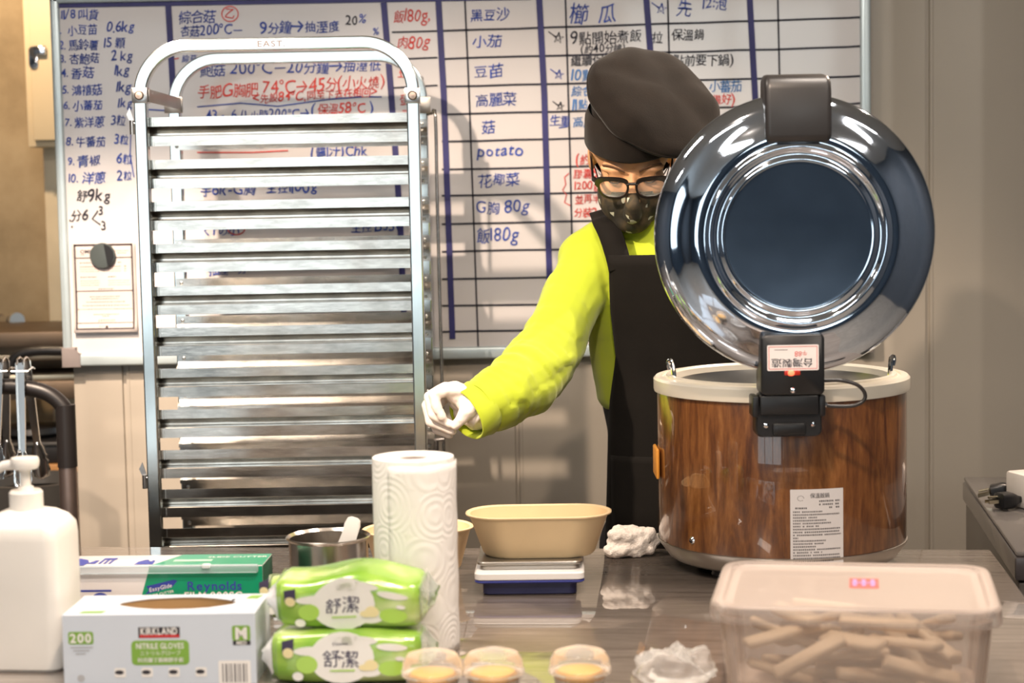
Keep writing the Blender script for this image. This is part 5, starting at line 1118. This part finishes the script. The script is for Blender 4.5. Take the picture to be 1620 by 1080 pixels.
hand(m1)
b = MB()   # flared open end of the glove
pa, pb = m1(985, 480, 20), m1(1110, 560, 20); ad = (pb - pa).normalized(); ux = Vector((0, 1, 0)); ux = (ux - ad * ux.dot(ad)).normalized(); uy = ad.cross(ux)
rows = [[pa + ad * o_ + (ux * math.cos(2 * math.pi * j / 40) + uy * math.sin(2 * math.pi * j / 40)) * (r + .0012 * math.sin(5 * 2 * math.pi * j / 40 + o_ * 200)) for j in range(40)] for o_, r in ((0, .0285), (.006, .0315), (.012, .0335), (.017, .0345))]
b.loft(rows, close=True, cap0=False, cap1=False); o = b.build('glove_cuff', VINYL, man, True, 180); s_ = o.modifiers.new('t', 'SOLIDIFY'); s_.thickness = .0012
c1_ = m1(1100, 500, 20); sgn = Matrix(((0, 1, 0), (1, 0, 0), (0, 0, 1)))
def m2(u, w_, d):
    q = m1(u, w_, d) - c1_; return lw + Vector((-q.x * .2 + q.y * .9, q.x * .95, q.z))
hand(m2)
# ================================================================== left alcove: electrical box, shelf, trolley and tongs
EBX = mat('cream enamel', (0.78, 0.66, 0.46), 0.4, var=.02)
ey = 5.10; x0, x1 = P(40, 232, ey).x, P(125, 232, ey).x; zb_ = P(60, 232, ey).z
t = thing('electrical_box', 'cream metal electrical box with a chrome latch on the concrete wall', 'electrical box', ((x0 + x1) / 2, ey + .2, zb_))
b = MB(); b.box(((x0 + x1) / 2, ey + .115, zb_ + .30), (x1 - x0, .17, .60), bev=.004); b.build('body', EBX, t, True)
b = MB(); b.box(((x0 + x1) / 2 + .006, ey + .022, zb_ + .30 + .01), (x1 - x0 - .028, .02, .585), bev=.004); b.build('door', EBX, t, True)
q = P(51, 88, ey); b = MB()
b.prism([(x, y) for x, y in rrect(.024, .062, .011, 5)], .006, TR(q.x, ey + .008, q.z - .005) @ FRONT, bev=.001); b.box((q.x + .020, ey + .004, q.z + .014), (.034, .010, .026), bev=.004); b.cyl((q.x, ey + .0, q.z - .018), (q.x, ey + .01, q.z - .018), .008); b.build('latch', CHROME, t, True)
KST = steel('dark brown kitchen steel', (0.20, 0.15, 0.11), 0.5, bs=0)  # rough steel with a dark brown base colour
sy = 4.75
def zz(py, y=sy): return P(60, py, y).z
xa, xb = XL + .1, P(130, 560, sy).x
t = thing('steel_shelf', 'dull steel kitchen shelf unit behind the tongs', 'shelf', ((xa + xb) / 2, sy + .2, 0))
def slab(nm, p0, p1, m_, y0=0.0, dep=.42):
    b = MB(); b.box(((xa + xb) / 2, sy + y0 + dep / 2, (zz(p0) + zz(p1)) / 2), (xb - xa, dep, abs(zz(p0) - zz(p1))), bev=.002); return b.build(nm, m_, t, True)
slab('upper_shelf', 525, 548, KST); slab('back_panel', 548, 600, steel('dark kitchen steel', (0.2, .15, .11), .4, bs=0), .3, .12); slab('middle_rail', 563, 572, steel('rail steel', (0.62, .5, .36), .35, bs=0), .05, .04)
slab('lower_rail', 594, 603, steel('bright rail steel', (0.75, .66, .5), .35, bs=0), .02, .04); slab('lower_shelf', 603, 632, KST, .0, .4)
for x in (xa + .03, xb - .03):
    b = MB(); b.box((x, sy + .39, zz(525) / 2), (.03, .03, zz(525))); b.build('leg', KST, t, True)
slab('bottom_shelf', 735, 757, mat('orange brown tray board', (0.36, .18, .06), .5), .0, .4)
b = MB(); b.tube(catmull([P(14, 590, 4.68), P(18, 575, 4.68), P(30, 561, 4.68), P(60, 555, 4.68), P(110, 555, 4.68), P(150, 555, 4.68)], 5), .013, 12)
for px in (60, 140): q = P(px, 555, 4.68); b.cyl(q, (q.x, 4.77, q.z), .008)
b.build('black_rail', BLACKP, t, True)
t = thing('tap_knob', 'round steel tap knob against the concrete wall above the shelf', 'tap', P(22, 508, 5.18))
b = MB(); b.sphere((0, 0, 0), .026); b.cyl((.004, -.01, .002), (.018, -.03, .004), .020, .022); b.cyl((-.01, .01, .0), (-.06, .09, .0), .012); b.build('knob', CHROME, t)
b = MB(); b.cyl((-.06, .085, 0), (-.07, .118, 0), .014); b.build('wall_flange', KST, t)
sy2 = 4.80
t = thing('black_pan', 'black rounded pan on the lower kitchen shelf', 'pan', (P(50, 690, sy2).x, sy2 + .02, zz(735) + .0605))
b = MB(); b.lathe([(0, .0), (.09, .0), (.105, .012), (.10, .028), (.05, .034), (0, .036)], 40, TR(-.02, .07, 0) @ Matrix.Scale(.9, 4)); b.build('pan_body', BLACKP, t)
t = thing('black_case', 'black plastic case under the pan in the alcove', 'case', (P(40, 727, 4.76).x, 4.76, zz(735) + .001))
b = MB(); b.box((0, .1, .029), (.26, .2, .058), bev=.006); b.build('case_body', mat('black case plastic', (.013, .012, .012), .45), t)
b = MB(); b.box((0, -.004, .052), (.25, .006, .008), bev=.002); b.build('rim', DARKP, t)
# bin
by_ = 4.33
q = P(30, 770, by_); t = thing('black_bin', 'round black bin standing behind the pump bottle', 'bin', (q.x, by_ + .12, 0))
b = MB(); R = .13; b.lathe([(0, 0), (R * .78, 0), (R * .80, .01), (R * .97, q.z - .04), (R * .93, q.z - .035), (R * .76, .02), (0, .02)], 48); b.build('tub', BLACKP, t)
b = MB(); b.lathe([(R * .97, q.z - .06), (R * 1.04, q.z - .055), (R * 1.05, q.z), (R * .98, q.z + .002), (R * .92, q.z - .03)], 48); b.build('rim', DARKP, t)
# trolley handle with sleeve, post and tongs hanging from it
hy = 3.98
def hp(px, py): return P(px, py, hy)
zb0 = 0.0; ppx = hp(108, 760).x
t = thing('trolley', 'tall trolley post with a curved black handle holding the steel tongs', 'trolley', (ppx, hy, 0))
b = MB(); b.cyl((ppx, hy, .16), (ppx, hy, hp(108, 735).z), .0195, seg=28); b.build('post', steel('grey painted post', (0.42, .33, .30), .38, bs=0), t, True)
b = MB(); b.cyl((ppx, hy, hp(108, 738).z), (ppx, hy, hp(108, 640).z), .0215, seg=28)
pts = [hp(-60, 614), hp(-20, 612), hp(10, 611), hp(40, 613), hp(70, 620), hp(90, 632), hp(104, 650), hp(107, 670)]
b.tube(catmull(pts, 5), .0175, 16, up=(0, 1, 0)); b.build('handle', mat('black rubber grip', (.014, .012, .012), .38, bs=.1, bscale=200), t, True)
b = MB(); b.box((ppx - .25, hy + .12, .16), (.56, .34, .03), bev=.006); b.build('deck', DARKP, t, True)
b = MB(); b.cyl((hp(-60, 614).x, hy, .17), (hp(-60, 614).x, hy, hp(-60, 616).z), .0195); b.build('post', MATS['grey painted post'], t, True)
for x in (-.02, -.48):
    for y in (0, .24):
        b = MB(); b.cyl((ppx + x - .012, hy + y, .055), (ppx + x + .012, hy + y, .055), .055, seg=28); o = b.build('caster', BLACKP, t, True); b = MB(); b.box((ppx + x, hy + y, .11), (.034, .03, .07)); b.build('fork', KST, o, True)
TONG = steel('tong steel', (0.70, .70, .70), .16, (2, 2, .6), .1, 0, .08)
def tongs(label, top, a1, a2):
    """two arms joined at a spring loop; each arm a channel ending in a scalloped head"""
    tp = P(*top); t = thing('serving_tongs', label, 'tongs', tp, 0, 'tongs hanging from the trolley handle')
    for (px, py, yy_), front in ((a1, True), (a2, False)):
        e = P(px, py, yy_) - tp; s0 = Vector((0, -.024 if front else .024, 0)); d_ = (e - s0); L_ = d_.length; d_.normalize()
        xx = Vector((1, 0, 0)); xx = (xx - d_ * xx.dot(d_)).normalized(); yv = d_.cross(xx); M = basis(xx, yv, d_, s0)
        b = MB(); w_ = .0095; cs = [(-w_, -.003), (-w_, .004), (-w_ + .0012, .004), (-w_ + .0012, -.0018), (w_ - .0012, -.0018), (w_ - .0012, .004), (w_, .004), (w_, -.003)]
        b.loft([[(x, y * (1 if front else -1), z) for x, y in [(x * k, y) for x, y in cs]] for z, k in ((0, 1), (L_ * .3, .98), (L_ - .075, .75))]); o = b.build('arm', TONG, t, ang=25)
        b = MB(); rows = []
        for j in range(14):
            u = j / 13; z = L_ - .08 + .085 * u; hw_ = (.008 + .012 * math.sin(min(1, u * 1.5) * math.pi / 2)) * (1 if u < .8 else math.sqrt(max(.05, 1 - ((u - .8) / .21) ** 2)))
            sc = 1 + .12 * math.cos(u * 34); rows.append([(hw_ * sc * c1 if abs(c1) > .9 else hw_ * c1, (-.010 * (1 - c1 * c1) + .004) * (1 if front else -1), z) for c1 in (-1, -.7, -.35, 0, .35, .7, 1)])
        b.loft(rows, 0, M, close=False, cap0=False, cap1=False); q = b.build('scalloped_head', TONG, o, ang=60); s_ = q.modifiers.new('t', 'SOLIDIFY'); s_.thickness = .0012
        o.data.transform(M)
    b = MB(); b.tube([(-.007, -.024 , -.004), (-.007, -.018, .006), (-.007, 0, .010), (-.007, .018, .006), (-.007, .024, -.004)], .0025, 8); b.tube([(.007, -.024, -.004), (.007, -.018, .006), (.007, 0, .010), (.007, .018, .006), (.007, .024, -.004)], .0025, 8); b.build('spring_hinge', TONG, t)
    b = MB(); b.tube([(-.018, -.029, -.018), (.018, -.029, -.018), (.020, .0, -.012), (.018, .029, -.018), (-.018, .029, -.018), (-.020, 0, -.012), (-.018, -.029, -.018)], .0016, 8); b.build('locking_ring', CHROME, t)
tongs('steel tongs hanging nearer the post with both scalloped heads in full view', (36, 572, hy), (37, 770, hy - .06), (66, 754, hy + .055))
tongs('steel tongs cut by the picture edge at the end of the trolley handle', (3, 572, hy), (-6, 758, hy - .06), (12, 750, hy + .055))
q = P(15, 850, 3.75); t = thing('brown_cloth', 'crumpled brown cloth hanging low behind the pump bottle', 'cloth', (q.x - .02, 3.72, 0))
b = MB(); rows = []
for j in range(16):
    z = .62 + (P(5, 790, 3.75).z - .62) * j / 15; rows.append([(-.11 + .17 * i / 15 * (1 - .45 * j / 15), .012 * math.sin(i * 1.1 + j * .3), z - .05 * (i / 15) * (j / 15)) for i in range(16)])
b.loft(rows, close=False, cap0=False, cap1=False); o = b.build('fabric', mat('brown cloth weave', (.22, .14, .08), .9, bs=.4, bscale=300), t); s_ = o.modifiers.new('t', 'SOLIDIFY'); s_.thickness = .003
b = MB(); b.box((0, .012, .32), (.03, .03, .64)); b.box((0, .012, .012), (.16, .12, .024), bev=.004); b.build('stand', DARKP, t)
# ================================================================== right: storage case with plugs on its lid
CZ = TZ + .0
e0, e1 = T(1523, 760, CZ), T(1606, 880, CZ); dv = (e1 - e0); ln_ = dv.length; dv.normalize(); ra = math.atan2(-dv.x, -dv.y) * -1
rt = Vector((-dv.y, dv.x, 0)); rt = rt if rt.x > 0 else -rt
CW = .42; ctr = e0 + dv * ln_ / 2 + rt * CW / 2
t = thing('storage_case', 'tall grey storage case with a clear lid against the right of the counter', 'storage case', (ctr.x, ctr.y, 0), math.atan2(rt.y, rt.x))
GREYC = mat('grey case plastic', (.07, .062, .054), .35, var=.05)
b = MB(); b.box((0, 0, (CZ - .045) / 2), (CW - .012, ln_ - .012, CZ - .045), bev=.005); b.build('case_body', GREYC, t)
b = MB(); b.box((0, 0, CZ - .022), (CW, ln_, .040), bev=.004); b.build('tray', mat('dark violet grey plastic', (.05, .045, .047), .25, coat=.5), t)
b = MB(); b.box((0, 0, CZ + .004), (CW - .004, ln_ - .004, .008), bev=.003); b.build('clear_lid', clear_mat('smoky clear lid', (.16, .15, .145), .6, .12), t)
b = MB(); b.box((.02, -ln_ / 2 - .004, CZ - .03), (CW - .08, .012, .016), bev=.003); b.build('latch', mat('pale latch plastic', (.55, .5, .45), .35), t)
b = MB(); b.box((.02, -ln_ / 2 - .004, CZ - .075), (CW - .05, .016, .05), bev=.003); b.build('drawer_front', BLACKP, t)
def plug(label, c, rz, tilt):
    t = thing('power_plug', label, 'plug', c, rz, 'black plugs on the storage case')
    M = RY(tilt); b = MB()
    b.loft([[(x, y * k, z * k + .018) for y, z in rrect(.034, .030, .008, 4)] for x, k in ((-.020, .55), (-.016, 1), (.008, 1), (.018, .7), (.026, .45), (.036, .35))], 0, M); b.build('plug_body', BLACKP, t)
    b = MB(); b.box((-.032, -.0063, .018), (.022, .0016, .0065), M); b.box((-.032, .0063, .018), (.022, .0016, .0065), M); b.build('prong', steel('brass prong', (.75, .68, .5), .2, bs=0), t)
    b = MB(); b.cyl((-.020, 0, .026), (-.040, 0, .026), .0024, M=M); b.build('earth_pin', MATS['brass prong'], t); return t
lz = CZ + .0085
q = T(1592, 806, lz); plug('black plug lying flat on the case lid, lower of the two', q, .35, 0)
q2 = P(1586, 776, q.y + .085); plug('black plug propped against the white adaptor, upper of the two', (q2.x, q.y + .085, lz + .004), -.30, rad(-14))
q = T(1640, 815, lz)
t = thing('power_adaptor', 'white and grey power adaptor box lying on the case lid at the picture edge', 'adaptor', (q.x + .05, q.y + .10, lz), .3)
b = MB(); b.box((0, 0, .033), (.13, .09, .066), bev=.006); b.build('adaptor_body', mat('pale adaptor plastic', (.62, .58, .55), .35), t)
b = MB(); b.box((-.035, -.0455, .033), (.04, .002, .04), bev=.0008); b.build('rating_panel', mat('grey adaptor panel', (.34, .36, .38), .4), t)
